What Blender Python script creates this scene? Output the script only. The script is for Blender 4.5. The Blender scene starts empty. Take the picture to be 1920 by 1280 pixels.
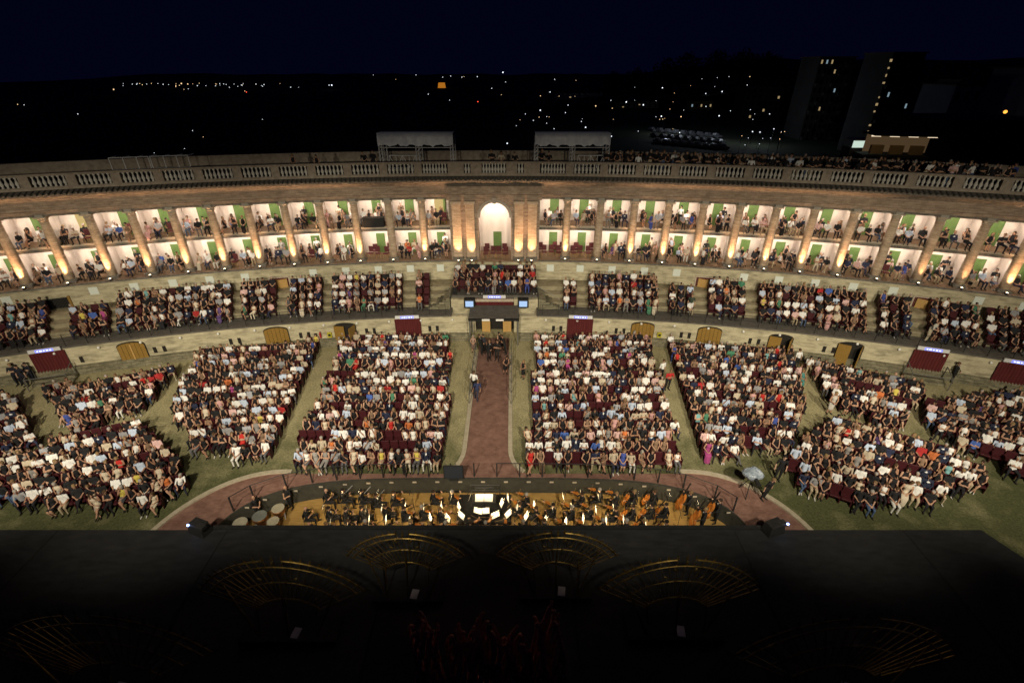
import bpy, bmesh, math, random
import numpy as np
from mathutils import Vector, Matrix
R = math.radians
rng = random.Random(7)
SC = bpy.context.scene
COL = SC.collection

# ------------------------------------------------------------------ camera
CAMX, CAMH, PITCH, FPX = 1.476, 20.0, R(29.076), 921.0
cam_data = bpy.data.cameras.new('camera')
cam_data.sensor_width = 36.0
cam_data.lens = FPX / 1920 * 36.0
cam_data.clip_start = 0.1
cam_data.clip_end = 9000
cam = bpy.data.objects.new('camera', cam_data)
COL.objects.link(cam)
cam.location = (CAMX, 0, CAMH)
cam.rotation_euler = (math.pi / 2 - PITCH, 0, 0)
SC.camera = cam

# ------------------------------------------------------------------ night sky
world = bpy.data.worlds.new('World')
SC.world = world
world.use_nodes = True
wn = world.node_tree
bg = wn.nodes['Background']
bg.inputs['Color'].default_value = (0.055, 0.075, 0.62, 1)
bg.inputs['Strength'].default_value = 0.0105

# ------------------------------------------------------------------ exposure
SC.view_settings.view_transform = 'Standard'
SC.view_settings.look = 'None'
SC.view_settings.exposure = 0.0
SC.view_settings.gamma = 1.0
SC.cycles.use_denoising = True
try:
    SC.cycles.denoiser = 'OPENIMAGEDENOISE'
except Exception:
    pass
SC.cycles.max_bounces = 5
SC.cycles.diffuse_bounces = 3
SC.cycles.sample_clamp_indirect = 4.0

# ------------------------------------------------------------------ house floodlights on the stage wall
FLOODS = [(-22, 1.2, 18.6, -31, 30.5, 1.2, 29000), (-13, 1.2, 19.0, -17, 31.0, 1.2, 29000), (-4.5, 1.2, 19.2, -6, 31.5, 1.2, 30000),
          (7.5, 1.2, 19.2, 7, 31.5, 1.2, 30000), (15, 1.2, 19.0, 18, 31.0, 1.2, 29000), (23, 1.2, 18.6, 31, 30.5, 1.2, 29000)]
for fx, fy, fz, tx, ty, tz, pw in FLOODS:
    ld = bpy.data.lights.new('flood', 'SPOT')
    ld.energy = pw
    ld.color = (1.0, 0.88, 0.67)
    ld.spot_size = R(57)
    ld.spot_blend = 0.9
    ld.shadow_soft_size = 0.45
    lo = bpy.data.objects.new('flood_light', ld)
    COL.objects.link(lo)
    lo.location = (fx, fy, fz)
    lo.rotation_euler = (Vector((tx, ty, tz)) - Vector((fx, fy, fz))).to_track_quat('-Z', 'Y').to_euler()

# ------------------------------------------------------------------ helpers
def pix(u, v, z=0.0):
    a, b = (u - 960) / FPX, (v - 640) / FPX
    d = (a, math.cos(PITCH) - b * math.sin(PITCH), -math.sin(PITCH) - b * math.cos(PITCH))
    t = (CAMH - z) / -d[2]
    return (CAMX + d[0] * t, d[1] * t, z)
def pixY(u, v, Y):
    a, b = (u - 960) / FPX, (v - 640) / FPX
    d = (a, math.cos(PITCH) - b * math.sin(PITCH), -math.sin(PITCH) - b * math.cos(PITCH))
    t = Y / d[1]
    return (CAMX + d[0] * t, Y, CAMH + d[2] * t)

def tag(o, label=None, cat=None, group=None, kind=None):
    if label: o['label'] = label
    if cat: o['category'] = cat
    if group: o['group'] = group
    if kind: o['kind'] = kind
    return o
def empty(name, loc=(0, 0, 0), rz=0.0, label=None, cat=None, group=None):
    o = bpy.data.objects.new(name, None)
    COL.objects.link(o)
    o.location = loc
    o.rotation_euler = (0, 0, rz)
    o.empty_display_size = 0.1
    return tag(o, label, cat, group)
def put(name, me, parent=None, loc=(0, 0, 0), rot=(0, 0, 0), scale=None):
    o = bpy.data.objects.new(name, me)
    COL.objects.link(o)
    if parent is not None: o.parent = parent
    o.location = loc
    o.rotation_euler = rot
    if scale: o.scale = scale
    return o

class MB:
    def __init__(s): s.v, s.f = [], []
    def add(s, vs, fs):
        n = len(s.v)
        s.v += [tuple(p) for p in vs]
        s.f += [tuple(i + n for i in f) for f in fs]
        return s
    def box(s, c, d, rz=0.0, taper=1.0):
        x, y, z = d[0] / 2, d[1] / 2, d[2] / 2
        cr, sr = math.cos(rz), math.sin(rz)
        vs = []
        for dz, k in ((-z, 1.0), (z, taper)):
            for dx, dy in ((-x, -y), (x, -y), (x, y), (-x, y)):
                px, py = dx * k, dy * k
                vs.append((c[0] + px * cr - py * sr, c[1] + px * sr + py * cr, c[2] + dz))
        return s.add(vs, [(3, 2, 1, 0), (4, 5, 6, 7), (0, 1, 5, 4), (1, 2, 6, 5), (2, 3, 7, 6), (3, 0, 4, 7)])
    def tube(s, a, b, r0, r1=None, n=6):
        r1 = r0 if r1 is None else r1
        a, b = Vector(a), Vector(b)
        ax = (b - a).normalized()
        u = ax.orthogonal().normalized(); w = ax.cross(u)
        vs = []
        for p, r in ((a, r0), (b, r1)):
            for i in range(n):
                t = 2 * math.pi * i / n
                vs.append(p + u * (r * math.cos(t)) + w * (r * math.sin(t)))
        return s.add(vs, [(i, (i + 1) % n, n + (i + 1) % n, n + i) for i in range(n)] + [tuple(range(n - 1, -1, -1)), tuple(range(n, 2 * n))])
    def path(s, pts, r, n=6):
        for a, b in zip(pts[:-1], pts[1:]): s.tube(a, b, r, r, n)
        return s
    def lathe(s, prof, c=(0, 0, 0), n=16):
        vs, fs = [], []
        for r, z in prof:
            for i in range(n):
                t = 2 * math.pi * i / n
                vs.append((c[0] + r * math.cos(t), c[1] + r * math.sin(t), c[2] + z))
        for k in range(len(prof) - 1):
            for i in range(n):
                j = (i + 1) % n
                fs.append((k * n + i, k * n + j, (k + 1) * n + j, (k + 1) * n + i))
        fs.append(tuple(range(n - 1, -1, -1)))
        fs.append(tuple((len(prof) - 1) * n + i for i in range(n)))
        return s.add(vs, fs)
    def ball(s, c, r, n=8, m=5, sc=(1, 1, 1)):
        prof = [(max(1e-4, math.sin(math.pi * k / m)) * r, -math.cos(math.pi * k / m) * r) for k in range(m + 1)]
        t = MB().lathe(prof, (0, 0, 0), n)
        return s.add([(c[0] + p[0] * sc[0], c[1] + p[1] * sc[1], c[2] + p[2] * sc[2]) for p in t.v], t.f)
    def poly(s, pts, z0, z1):
        n = len(pts)
        vs = [(p[0], p[1], z0) for p in pts] + [(p[0], p[1], z1) for p in pts]
        return s.add(vs, [tuple(range(n - 1, -1, -1)), tuple(range(n, 2 * n))] + [(i, (i + 1) % n, n + (i + 1) % n, n + i) for i in range(n)])
    def mesh(s, name, m, smooth=False, bevel=0.0):
        me = bpy.data.meshes.new(name)
        me.from_pydata(s.v, [], s.f)
        if bevel or True:
            bm = bmesh.new(); bm.from_mesh(me)
            bmesh.ops.recalc_face_normals(bm, faces=bm.faces)
            if bevel:
                bmesh.ops.bevel(bm, geom=[e for e in bm.edges if len(e.link_faces) == 2 and e.calc_face_angle(0) > 0.6], offset=bevel, segments=1, affect='EDGES')
            bm.to_mesh(me); bm.free()
        if m: me.materials.append(m)
        if smooth: me.polygons.foreach_set('use_smooth', [True] * len(me.polygons))
        return me
    def obj(s, name, m, parent=None, smooth=False, bevel=0.0, loc=(0, 0, 0), rot=(0, 0, 0)):
        return put(name, s.mesh(name, m, smooth, bevel), parent, loc, rot)

# ------------------------------------------------------------------ materials
def mat(name, c, rough=0.8, c2=None, scale=3.0, stretch=(1, 1, 1), metal=0.0, bump=0.0, detail=5.0, emit=None, es=0.0, lo=0.35, hi=0.65, spec=0.3):
    m = bpy.data.materials.new(name)
    m.use_nodes = True
    nt = m.node_tree
    b = nt.nodes['Principled BSDF']
    b.inputs['Roughness'].default_value = rough
    b.inputs['Metallic'].default_value = metal
    b.inputs['Specular IOR Level'].default_value = spec
    b.inputs['Base Color'].default_value = (*c, 1)
    if c2 is not None or bump:
        tc = nt.nodes.new('ShaderNodeNewGeometry')
        mp = nt.nodes.new('ShaderNodeMapping'); mp.inputs['Scale'].default_value = stretch
        nz = nt.nodes.new('ShaderNodeTexNoise'); nz.inputs['Scale'].default_value = scale; nz.inputs['Detail'].default_value = detail
        nz.inputs['Roughness'].default_value = 0.65
        nt.links.new(tc.outputs['Position'], mp.inputs['Vector']); nt.links.new(mp.outputs['Vector'], nz.inputs['Vector'])
        if c2 is not None:
            cr = nt.nodes.new('ShaderNodeValToRGB')
            cr.color_ramp.elements[0].position = lo; cr.color_ramp.elements[1].position = hi
            cr.color_ramp.elements[0].color = (*c, 1); cr.color_ramp.elements[1].color = (*c2, 1)
            nt.links.new(nz.outputs['Fac'], cr.inputs['Fac']); nt.links.new(cr.outputs['Color'], b.inputs['Base Color'])
        if bump:
            bp = nt.nodes.new('ShaderNodeBump'); bp.inputs['Strength'].default_value = bump; bp.inputs['Distance'].default_value = 0.05
            nt.links.new(nz.outputs['Fac'], bp.inputs['Height']); nt.links.new(bp.outputs['Normal'], b.inputs['Normal'])
    if emit:
        b.inputs['Emission Color'].default_value = (*emit, 1)
        b.inputs['Emission Strength'].default_value = es
    return m
def course_mat(name, c, c2, mortar, bw, bh, rough=0.85, axis='xz', fac=0.75, scale=1.6, lo=.35, hi=.65):
    """coursed masonry: brick texture modulated by noise"""
    m = mat(name, c, rough, c2, scale, (1, 1, 3.5 if axis == 'xz' else 1), bump=0.3, detail=9, lo=lo, hi=hi)
    nt = m.node_tree
    b = nt.nodes['Principled BSDF']
    geo = [n for n in nt.nodes if n.type == 'NEW_GEOMETRY'][0]
    ramp = [n for n in nt.nodes if n.type == 'VALTORGB'][0]
    br = nt.nodes.new('ShaderNodeTexBrick')
    sep = nt.nodes.new('ShaderNodeSeparateXYZ'); cmb = nt.nodes.new('ShaderNodeCombineXYZ')
    nt.links.new(geo.outputs['Position'], sep.inputs[0])
    nt.links.new(sep.outputs['X'], cmb.inputs['X'])
    nt.links.new(sep.outputs['Z' if axis == 'xz' else 'Y'], cmb.inputs['Y'])
    nt.links.new(cmb.outputs[0], br.inputs['Vector'])
    br.inputs['Scale'].default_value = 1.0
    br.inputs['Brick Width'].default_value = bw; br.inputs['Row Height'].default_value = bh
    br.inputs['Mortar Size'].default_value = bh * 0.06
    br.inputs['Color1'].default_value = (1, 1, 1, 1); br.inputs['Color2'].default_value = (0.72, 0.7, 0.68, 1)
    br.inputs['Mortar'].default_value = (*mortar, 1)
    mx = nt.nodes.new('ShaderNodeMix'); mx.data_type = 'RGBA'; mx.blend_type = 'MULTIPLY'; mx.inputs['Factor'].default_value = fac
    nt.links.new(ramp.outputs['Color'], mx.inputs[6]); nt.links.new(br.outputs['Color'], mx.inputs[7])
    nt.links.new(mx.outputs[2], b.inputs['Base Color'])
    return m
def lamp_mat(name, c, s):
    return mat(name, (0.02, 0.02, 0.02), 0.5, emit=c, es=s)
M = {}
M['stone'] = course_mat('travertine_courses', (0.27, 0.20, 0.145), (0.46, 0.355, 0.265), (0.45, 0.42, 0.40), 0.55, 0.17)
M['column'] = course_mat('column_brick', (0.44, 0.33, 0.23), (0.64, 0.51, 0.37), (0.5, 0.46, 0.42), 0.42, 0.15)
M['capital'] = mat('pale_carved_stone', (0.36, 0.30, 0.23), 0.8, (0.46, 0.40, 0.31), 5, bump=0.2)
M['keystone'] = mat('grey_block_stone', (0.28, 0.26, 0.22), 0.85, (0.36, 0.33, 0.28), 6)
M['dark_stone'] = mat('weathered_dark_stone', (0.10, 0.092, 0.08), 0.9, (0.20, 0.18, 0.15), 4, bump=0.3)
M['tile'] = mat('old_roof_tile', (0.085, 0.085, 0.075), 0.9, (0.15, 0.14, 0.12), 9)
M['baluster'] = mat('pale_weathered_stone', (0.42, 0.41, 0.37), 0.9, (0.58, 0.56, 0.50), 8, bump=0.2)
M['pier'] = mat('brown_stone_pier', (0.22, 0.18, 0.14), 0.9, (0.34, 0.29, 0.23), 3, bump=0.2)
M['plaster'] = mat('cream_box_plaster', (0.66, 0.57, 0.50), 0.9, (0.82, 0.74, 0.67), 1.6, (1, 1, .3), lo=.25, hi=.55)
M['box_floor'] = mat('worn_wood_floor', (0.17, 0.11, 0.065), 0.6, (0.24, 0.16, 0.10), 8, (6, 1, 1))
M['green'] = mat('green_painted_door', (0.10, 0.175, 0.05), 0.55, (0.125, 0.21, 0.062), 3)
M['wall'] = course_mat('lime_washed_wall', (0.19, 0.17, 0.11), (0.52, 0.47, 0.32), (0.55, 0.55, 0.52), 0.62, 0.24, fac=.42, scale=.9, lo=.28, hi=.55)
M['plinth'] = course_mat('mossy_rough_stone', (0.11, 0.105, 0.07), (0.28, 0.255, 0.17), (0.3, 0.3, 0.28), 0.55, 0.23, fac=.8, scale=2.0)
M['step'] = mat('worn_tuff_steps', (0.20, 0.175, 0.11), 0.9, (0.33, 0.29, 0.19), 2.0, bump=0.3, detail=8)
M['walkway'] = mat('dark_grey_walkway', (0.075, 0.07, 0.06), 0.85, (0.12, 0.11, 0.095), 3, detail=8)
M['panel'] = mat('pale_blue_white_panel', (0.62, 0.68, 0.62), 0.6, (0.70, 0.75, 0.68), 12)
M['iron'] = mat('black_iron', (0.018, 0.018, 0.018), 0.5, (0.03, 0.03, 0.03), 20)
M['grey_metal'] = mat('grey_galvanised_steel', (0.62, 0.63, 0.64), 0.45, (0.72, 0.73, 0.74), 14, metal=0.1)
M['rail_metal'] = mat('dull_rail_steel', (0.16, 0.16, 0.145), 0.5, (0.2, 0.2, 0.18), 14, metal=0.5)
M['wood'] = mat('varnished_door_wood', (0.20, 0.115, 0.022), 0.5, (0.30, 0.18, 0.045), 5, (9, 9, 1))
M['wood_light'] = mat('light_folding_door_wood', (0.42, 0.25, 0.08), 0.55, (0.52, 0.33, 0.12), 5, (8, 8, 1))
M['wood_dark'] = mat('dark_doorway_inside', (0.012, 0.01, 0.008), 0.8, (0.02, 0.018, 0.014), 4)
M['curtain'] = mat('dark_red_curtain', (0.075, 0.011, 0.012), 0.85, (0.11, 0.018, 0.018), 6, (1, 1, 0.2))
M['seat'] = mat('dark_red_upholstery', (0.040, 0.006, 0.009), 0.6, (0.058, 0.010, 0.013), 9)
M['chair_red'] = mat('plum_red_upholstery', (0.085, 0.018, 0.022), 0.7, (0.12, 0.028, 0.03), 9)
M['black'] = mat('matt_black', (0.012, 0.012, 0.012), 0.7, (0.02, 0.02, 0.02), 6)
M['gold_wood'] = mat('gilded_chair_legs', (0.30, 0.19, 0.07), 0.4, (0.38, 0.25, 0.10), 10)
M['stage'] = mat('black_stage_floor', (0.014, 0.015, 0.016), 0.6, (0.026, 0.027, 0.028), 1.3, (1, 3, 1), detail=9)
M['pit_wall'] = mat('dark_olive_pit_wall', (0.035, 0.034, 0.027), 0.8, (0.052, 0.05, 0.038), 3)
M['pit_floor'] = mat('honey_wood_floor', (0.27, 0.165, 0.05), 0.4, (0.40, 0.25, 0.085), 2, (1, 9, 1))
M['kerb'] = mat('pale_kerb_stone', (0.32, 0.28, 0.20), 0.9, (0.42, 0.37, 0.28), 5, bump=0.2)
M['paper'] = mat('white_paper', (0.82, 0.81, 0.78), 0.7, (0.78, 0.77, 0.74), 40)
M['gold'] = mat('tarnished_gold', (0.27, 0.185, 0.05), 0.42, (0.09, 0.06, 0.02), 4, metal=0.85)
M['tarp'] = mat('grey_tarpaulin', (0.58, 0.62, 0.70), 0.35, (0.72, 0.75, 0.80), 2.5, bump=0.7)
M['varnish'] = mat('orange_brown_varnish', (0.33, 0.11, 0.022), 0.25, (0.42, 0.15, 0.03), 6)
M['brass'] = mat('lacquered_brass', (0.75, 0.52, 0.18), 0.22, (0.65, 0.44, 0.14), 5, metal=1.0)
M['copper'] = mat('timpani_copper', (0.45, 0.22, 0.09), 0.3, (0.38, 0.18, 0.07), 5, metal=0.9)
M['skin_drum'] = mat('drum_head', (0.24, 0.225, 0.17), 0.6, (0.32, 0.30, 0.23), 3)
M['skin_grey'] = mat('grey_drum_head', (0.11, 0.12, 0.11), 0.5, (0.15, 0.16, 0.15), 3)
M['drape'] = mat('dark_wine_drapery', (0.48, 0.12, 0.11), 0.8, (0.55, 0.26, 0.16), 4)
M['white_plastic'] = mat('white_globe_glass', (0.75, 0.75, 0.70), 0.3, (0.7, 0.7, 0.66), 10)
M['sheet'] = mat('pale_blue_plastic_sheet', (0.14, 0.18, 0.23), 0.3, (0.30, 0.35, 0.40), 7, bump=0.8)
M['led'] = lamp_mat('blue_white_led', (0.2, 0.22, 1.0), 1.5)
M['led_core'] = lamp_mat('white_led_letters', (0.7, 0.78, 1.0), 2.5)
M['screen'] = lamp_mat('bright_video_screen', (0.45, 0.66, 1.0), 0.95)
M['uplight_glass'] = lamp_mat('uplight_glass', (1.0, 0.8, 0.5), 7.0)
M['stand_lamp'] = lamp_mat('stand_lamp_strip', (1.0, 0.83, 0.5), 20.0)
M['blue_dot'] = lamp_mat('blue_indicator', (0.25, 0.4, 1.0), 14.0)
M['win_warm'] = lamp_mat('lit_window_warm', (1.0, 0.72, 0.35), 0.32)
M['win_cool'] = lamp_mat('lit_window_cool', (0.6, 0.85, 1.0), 0.3)
M['lamp_white'] = lamp_mat('street_lamp_white', (0.85, 0.93, 1.0), 1.7)
M['lamp_warm'] = lamp_mat('street_lamp_warm', (1.0, 0.66, 0.34), 1.6)
M['lamp_orange'] = lamp_mat('street_lamp_orange', (1.0, 0.36, 0.05), 2.2)
M['lamp_red'] = lamp_mat('mast_lamp_red', (1.0, 0.08, 0.04), 3.0)
M['glass_dark'] = mat('dark_window_glass', (0.01, 0.011, 0.014), 0.15)
M['facade'] = mat('pale_rendered_facade', (0.28, 0.28, 0.28), 0.9, (0.36, 0.36, 0.35), 0.3)
M['facade_dark'] = mat('brown_rendered_facade', (0.045, 0.042, 0.04), 0.9, (0.065, 0.06, 0.056), 0.3)
M['roof'] = mat('clay_roof', (0.10, 0.05, 0.035), 0.9, (0.14, 0.07, 0.05), 1)
M['leaf'] = mat('night_foliage', (0.03, 0.05, 0.018), 0.9, (0.05, 0.075, 0.028), 2)
M['bark'] = mat('bark', (0.06, 0.045, 0.03), 0.95, (0.09, 0.065, 0.045), 4)
M['car'] = mat('dark_car_paint', (0.12, 0.12, 0.13), 0.25, (0.2, 0.2, 0.21), 0.05)
# crowd: colours of skin, hair and clothing are stored on the mesh
pm = bpy.data.materials.new('skin_hair_and_cloth')
pm.use_nodes = True
_b = pm.node_tree.nodes['Principled BSDF']; _b.inputs['Roughness'].default_value = 0.8; _b.inputs['Specular IOR Level'].default_value = 0.2
_a = pm.node_tree.nodes.new('ShaderNodeVertexColor'); _a.layer_name = 'Col'
pm.node_tree.links.new(_a.outputs['Color'], _b.inputs['Base Color'])
M['person'] = pm
# lawn: worn straw-coloured turf in the aisles, greener towards the pit
gm = mat('worn_lawn', (0.5, 0.5, 0.5), 0.95, (0.5, 0.5, 0.5), 9, bump=0.4, detail=10)
nt = gm.node_tree
geo = [n for n in nt.nodes if n.type == 'NEW_GEOMETRY'][0]
b = nt.nodes['Principled BSDF']
sep = nt.nodes.new('ShaderNodeSeparateXYZ'); nt.links.new(geo.outputs['Position'], sep.inputs[0])
mr = nt.nodes.new('ShaderNodeMapRange'); mr.inputs['From Min'].default_value = 19.5; mr.inputs['From Max'].default_value = 27.0
nt.links.new(sep.outputs['Y'], mr.inputs['Value'])
n2 = nt.nodes.new('ShaderNodeTexNoise'); n2.inputs['Scale'].default_value = 0.8; n2.inputs['Detail'].default_value = 6
nt.links.new(geo.outputs['Position'], n2.inputs['Vector'])
ad = nt.nodes.new('ShaderNodeMath'); ad.operation = 'MULTIPLY_ADD'; ad.inputs[1].default_value = 1.5; nt.links.new(n2.outputs['Fac'], ad.inputs[0])
sb = nt.nodes.new('ShaderNodeMath'); sb.operation = 'SUBTRACT'; sb.inputs[1].default_value = 0.75; sb.use_clamp = True
nt.links.new(mr.outputs['Result'], ad.inputs[2]); nt.links.new(ad.outputs[0], sb.inputs[0])
r1 = nt.nodes.new('ShaderNodeValToRGB')
r1.color_ramp.elements[0].color = (0.082, 0.09, 0.038, 1); r1.color_ramp.elements[1].color = (0.38, 0.34, 0.20, 1)
nt.links.new(sb.outputs[0], r1.inputs['Fac'])
nz = [n for n in nt.nodes if n.type == 'TEX_NOISE' and n != n2][0]
mx = nt.nodes.new('ShaderNodeMix'); mx.data_type = 'RGBA'; mx.blend_type = 'MULTIPLY'; mx.inputs['Factor'].default_value = 0.8
rr = [n for n in nt.nodes if n.type == 'VALTORGB' and n != r1][0]
rr.color_ramp.elements[0].color = (0.45, 0.46, 0.42, 1); rr.color_ramp.elements[1].color = (1.3, 1.28, 1.2, 1)
nt.links.new(r1.outputs['Color'], mx.inputs[6]); nt.links.new(rr.outputs['Color'], mx.inputs[7]); nt.links.new(mx.outputs[2], b.inputs['Base Color'])
M['lawn'] = gm
M['brick'] = course_mat('red_brick_paving', (0.165, 0.085, 0.065), (0.26, 0.148, 0.115), (0.7, 0.7, 0.7), 0.24, 0.12, axis='xy')
M['earth'] = mat('dark_countryside', (0.03, 0.035, 0.02), 0.95, (0.05, 0.055, 0.03), 0.02)

# ------------------------------------------------------------------ the curve of the arena
def Yc(X): return 41.95 - X * X / 193.0
def phi(X): return math.atan(-2 * X / 193.0)
def P(X, d=0.0, z=0.0):
    a = phi(X)
    return (X + d * math.sin(a), Yc(X) - d * math.cos(a), z)      # d > 0: towards the stage
def Xwall(x, y, d):
    """parameter X of the curve at offset d nearest to the point"""
    best = min((i * 0.05 for i in range(-1040, 1041)), key=lambda X: (P(X, d)[0] - x) ** 2 + (P(X, d)[1] - y) ** 2)
    return best
def sweep(prof, X0, X1, n):
    mb = MB()
    k = len(prof)
    vs = []
    for i in range(n + 1):
        X = X0 + (X1 - X0) * i / n
        vs += [P(X, d, z) for d, z in prof]
    fs = []
    for i in range(n):
        for j in range(k):
            a, b2 = i * k + j, i * k + (j + 1) % k
            fs.append((a, b2, b2 + k, a + k))
    fs.append(tuple(range(k))); fs.append(tuple(n * k + j for j in range(k - 1, -1, -1)))
    return mb.add(vs, fs)
XE = 50.0
COLX = [6.156, 8.92, 11.717, 14.465, 17.17, 19.904, 22.584, 25.25, 27.929, 30.603, 33.289, 35.918, 38.5, 41.1, 43.6]
ZF1, ZF2, ZCEIL = 5.25, 8.1, 10.42
ZROOF = 12.35

ORD = ['zeroth', 'first', 'second', 'third', 'fourth', 'fifth', 'sixth', 'seventh', 'eighth', 'ninth', 'tenth', 'eleventh', 'twelfth', 'thirteenth', 'fourteenth', 'fifteenth',
       'sixteenth', 'seventeenth', 'eighteenth', 'nineteenth', 'twentieth', 'twenty-first', 'twenty-second', 'twenty-third', 'twenty-fourth', 'twenty-fifth', 'twenty-sixth',
       'twenty-seventh', 'twenty-eighth', 'twenty-ninth', 'thirtieth', 'thirty-first', 'thirty-second', 'thirty-third', 'thirty-fourth', 'thirty-fifth', 'thirty-sixth']

# ------------------------------------------------------------------ ground, lawn, brick apron and path
gv, gf = [], []
def land_edge(a):      # distance of the cut land edge; sky beyond stands in for hazy land
    d = math.degrees(a)
    t = min(1.0, max(0.0, (d + 20) / 12))
    base = 980 + 1100 * t * t * (3 - 2 * t)
    return base + 26 * math.sin(d * 1.9) + 18 * math.sin(d * 4.7 + 1) + 9 * math.sin(d * 11)
NA = 240
for k in range(NA + 1):
    a = R(-100 + 200 * k / NA)
    for q in (0.0, .3, .7, 1.0):
        r_ = 60 * (1 - q) - 400 * 0 + land_edge(a) * q
        gv.append((r_ * math.sin(a), r_ * math.cos(a) - 30, -2.0))
for k in range(NA):
    for q in range(3): gf.append((k * 4 + q, (k + 1) * 4 + q, (k + 1) * 4 + q + 1, k * 4 + q + 1))
g = MB().add(gv, gf)
g.box((0, 5, -2.26), (260, 170, 0.5))
tag(g.obj('ground', M['earth']), kind='structure')
PX = 13.3
def rim(x):      # audience-side edge of the pit
    t = min(1.0, abs(x) / PX)
    return 16.6 + 3.6 * (1 - t ** 5) ** 0.5 - 0.22 * (t ** 2)
def apron(x):    # outer edge of the brick apron
    a = abs(x)
    if a < 11.2: return 20.62
    t = min(1.0, (a - 11.2) / 5.2)
    return 15.6 + 5.02 * (1 - t ** 2.2) ** 0.6
def pathw(y):
    if y > 22.6: return 1.24
    t = (22.6 - max(20.6, y)) / 2.0
    return 1.24 + 1.25 * (1 - math.sqrt(max(0, 1 - t * t)))
def columns_sheet(xs, f0, f1, z, ny=1, thick=0.0):
    mb = MB(); vs = []; fs = []
    for x in xs:
        a, b2 = f0(x), f1(x)
        for j in range(ny + 1): vs.append((x, a + (b2 - a) * j / ny, z))
    k = ny + 1
    for i in range(len(xs) - 1):
        for j in range(ny):
            fs.append((i * k + j, (i + 1) * k + j, (i + 1) * k + j + 1, i * k + j + 1))
    return mb.add(vs, fs)
lin = lambda a, b2, n: [a + (b2 - a) * i / n for i in range(n + 1)]
pit_x = [PX * math.sin(math.pi / 2 * t) for t in lin(-1, 1, 60)]
lawn = columns_sheet(lin(-60, -PX, 20), lambda x: 10.0, lambda x: 46.0, 0.0, 6)
s2 = columns_sheet(pit_x, rim, lambda x: 46.0, 0.0, 6)
lawn.add(s2.v, s2.f)
s2 = columns_sheet(lin(PX, 60, 20), lambda x: 10.0, lambda x: 46.0, 0.0, 6)
lawn.add(s2.v, s2.f)
tag(lawn.obj('lawn', M['lawn']), kind='structure')
ap = columns_sheet(lin(-16.4, -PX, 14), lambda x: 15.2, apron, 0.008)
for xs in (pit_x,):
    s2 = columns_sheet(xs, rim, apron, 0.008); ap.add(s2.v, s2.f)
s2 = columns_sheet(lin(PX, 16.4, 14), lambda x: 15.2, apron, 0.008); ap.add(s2.v, s2.f)
ys = lin(20.62, 36.6, 60)
vs = []
for y in ys: vs += [(-pathw(y), y, 0.008), (pathw(y), y, 0.008)]
ap.add(vs, [(2 * i, 2 * i + 1, 2 * i + 3, 2 * i + 2) for i in range(len(ys) - 1)])
tag(ap.obj('path', M['brick']), kind='structure')
def kerb_run(pts, w=0.26, h=0.09):
    mb = MB(); vs = []; fs = []
    n = len(pts)
    for i, p in enumerate(pts):
        a, c = Vector(pts[max(0, i - 1)]), Vector(pts[min(n - 1, i + 1)])
        d = (c - a).normalized(); nn = Vector((-d.y, d.x))
        q = Vector(p)
        for s, z in ((-w / 2, 0.0), (-w / 2, h), (w / 2, h), (w / 2, 0.0)):
            e = q + nn * s
            vs.append((e.x, e.y, z))
    for i in range(n - 1):
        for j in range(3): fs.append((i * 4 + j, i * 4 + j + 1, i * 4 + j + 5, i * 4 + j + 4))
    fs += [(0, 1, 2, 3), tuple((n - 1) * 4 + j for j in (3, 2, 1, 0))]
    return mb.add(vs, fs)
kb = MB()
for s in (-1, 1):
    k = kerb_run([(s * (pathw(y) + 0.13), y) for y in lin(20.75, 34.0, 50)]); kb.add(k.v, k.f)
    k = kerb_run([(s * x, apron(x) + 0.13) for x in lin(11.0, 16.38, 40)]); kb.add(k.v, k.f)
tag(kb.obj('kerb', M['kerb']), kind='structure')

# ------------------------------------------------------------------ orchestra pit
ZP = -1.05
pf = MB().poly([(-PX - .4, 12.0), (PX + .4, 12.0), (PX + .4, 20.6), (-PX - .4, 20.6)], ZP - 0.1, ZP)
tag(pf.obj('pit_floor', M['pit_floor']), kind='structure')
pw = MB()
for x0, x1 in zip(pit_x[:-1], pit_x[1:]):
    pw.add([(x0, rim(x0), ZP), (x1, rim(x1), ZP), (x1, rim(x1), 0.012), (x0, rim(x0), 0.012), (x0, rim(x0) + .12, ZP), (x1, rim(x1) + .12, ZP), (x1, rim(x1) + .12, 0.012), (x0, rim(x0) + .12, 0.012)],
           [(0, 1, 2, 3), (3, 2, 6, 7), (4, 7, 6, 5)])
pw.box((-PX - .06, 14.3, ZP / 2), (.12, 4.7, -ZP)); pw.box((PX + .06, 14.3, ZP / 2), (.12, 4.7, -ZP))
tag(pw.obj('pit_wall', M['pit_wall']), kind='structure')
rl = empty('pit_railing', (0, 20, 0), label='black post railing with small tags round the orchestra pit rim', cat='railing')
xs = [-12.9, -12.2] + lin(-10.8, 10.8, 17) + [12.2, 12.9]
top = []
for x in xs:
    y = rim(x) + 0.18
    MB().box((0, 0, 0.5), (.07, .05, 1.0)).obj('post', M['iron'], rl, loc=(x, y - 20, 0))
    MB().box((0, -0.03, 0.0), (.22, .02, .1)).obj('tag_plate', M['capital'], rl, loc=(x + .5, y - 20 - .26 + (rim(x + .5) - rim(x)), -0.1))
    top.append((x, y - 20, 1.0))
MB().path(top[:9], .022, 5).obj('rail', M['iron'], rl); MB().path(top[11:], .022, 5).obj('rail', M['iron'], rl)

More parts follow.
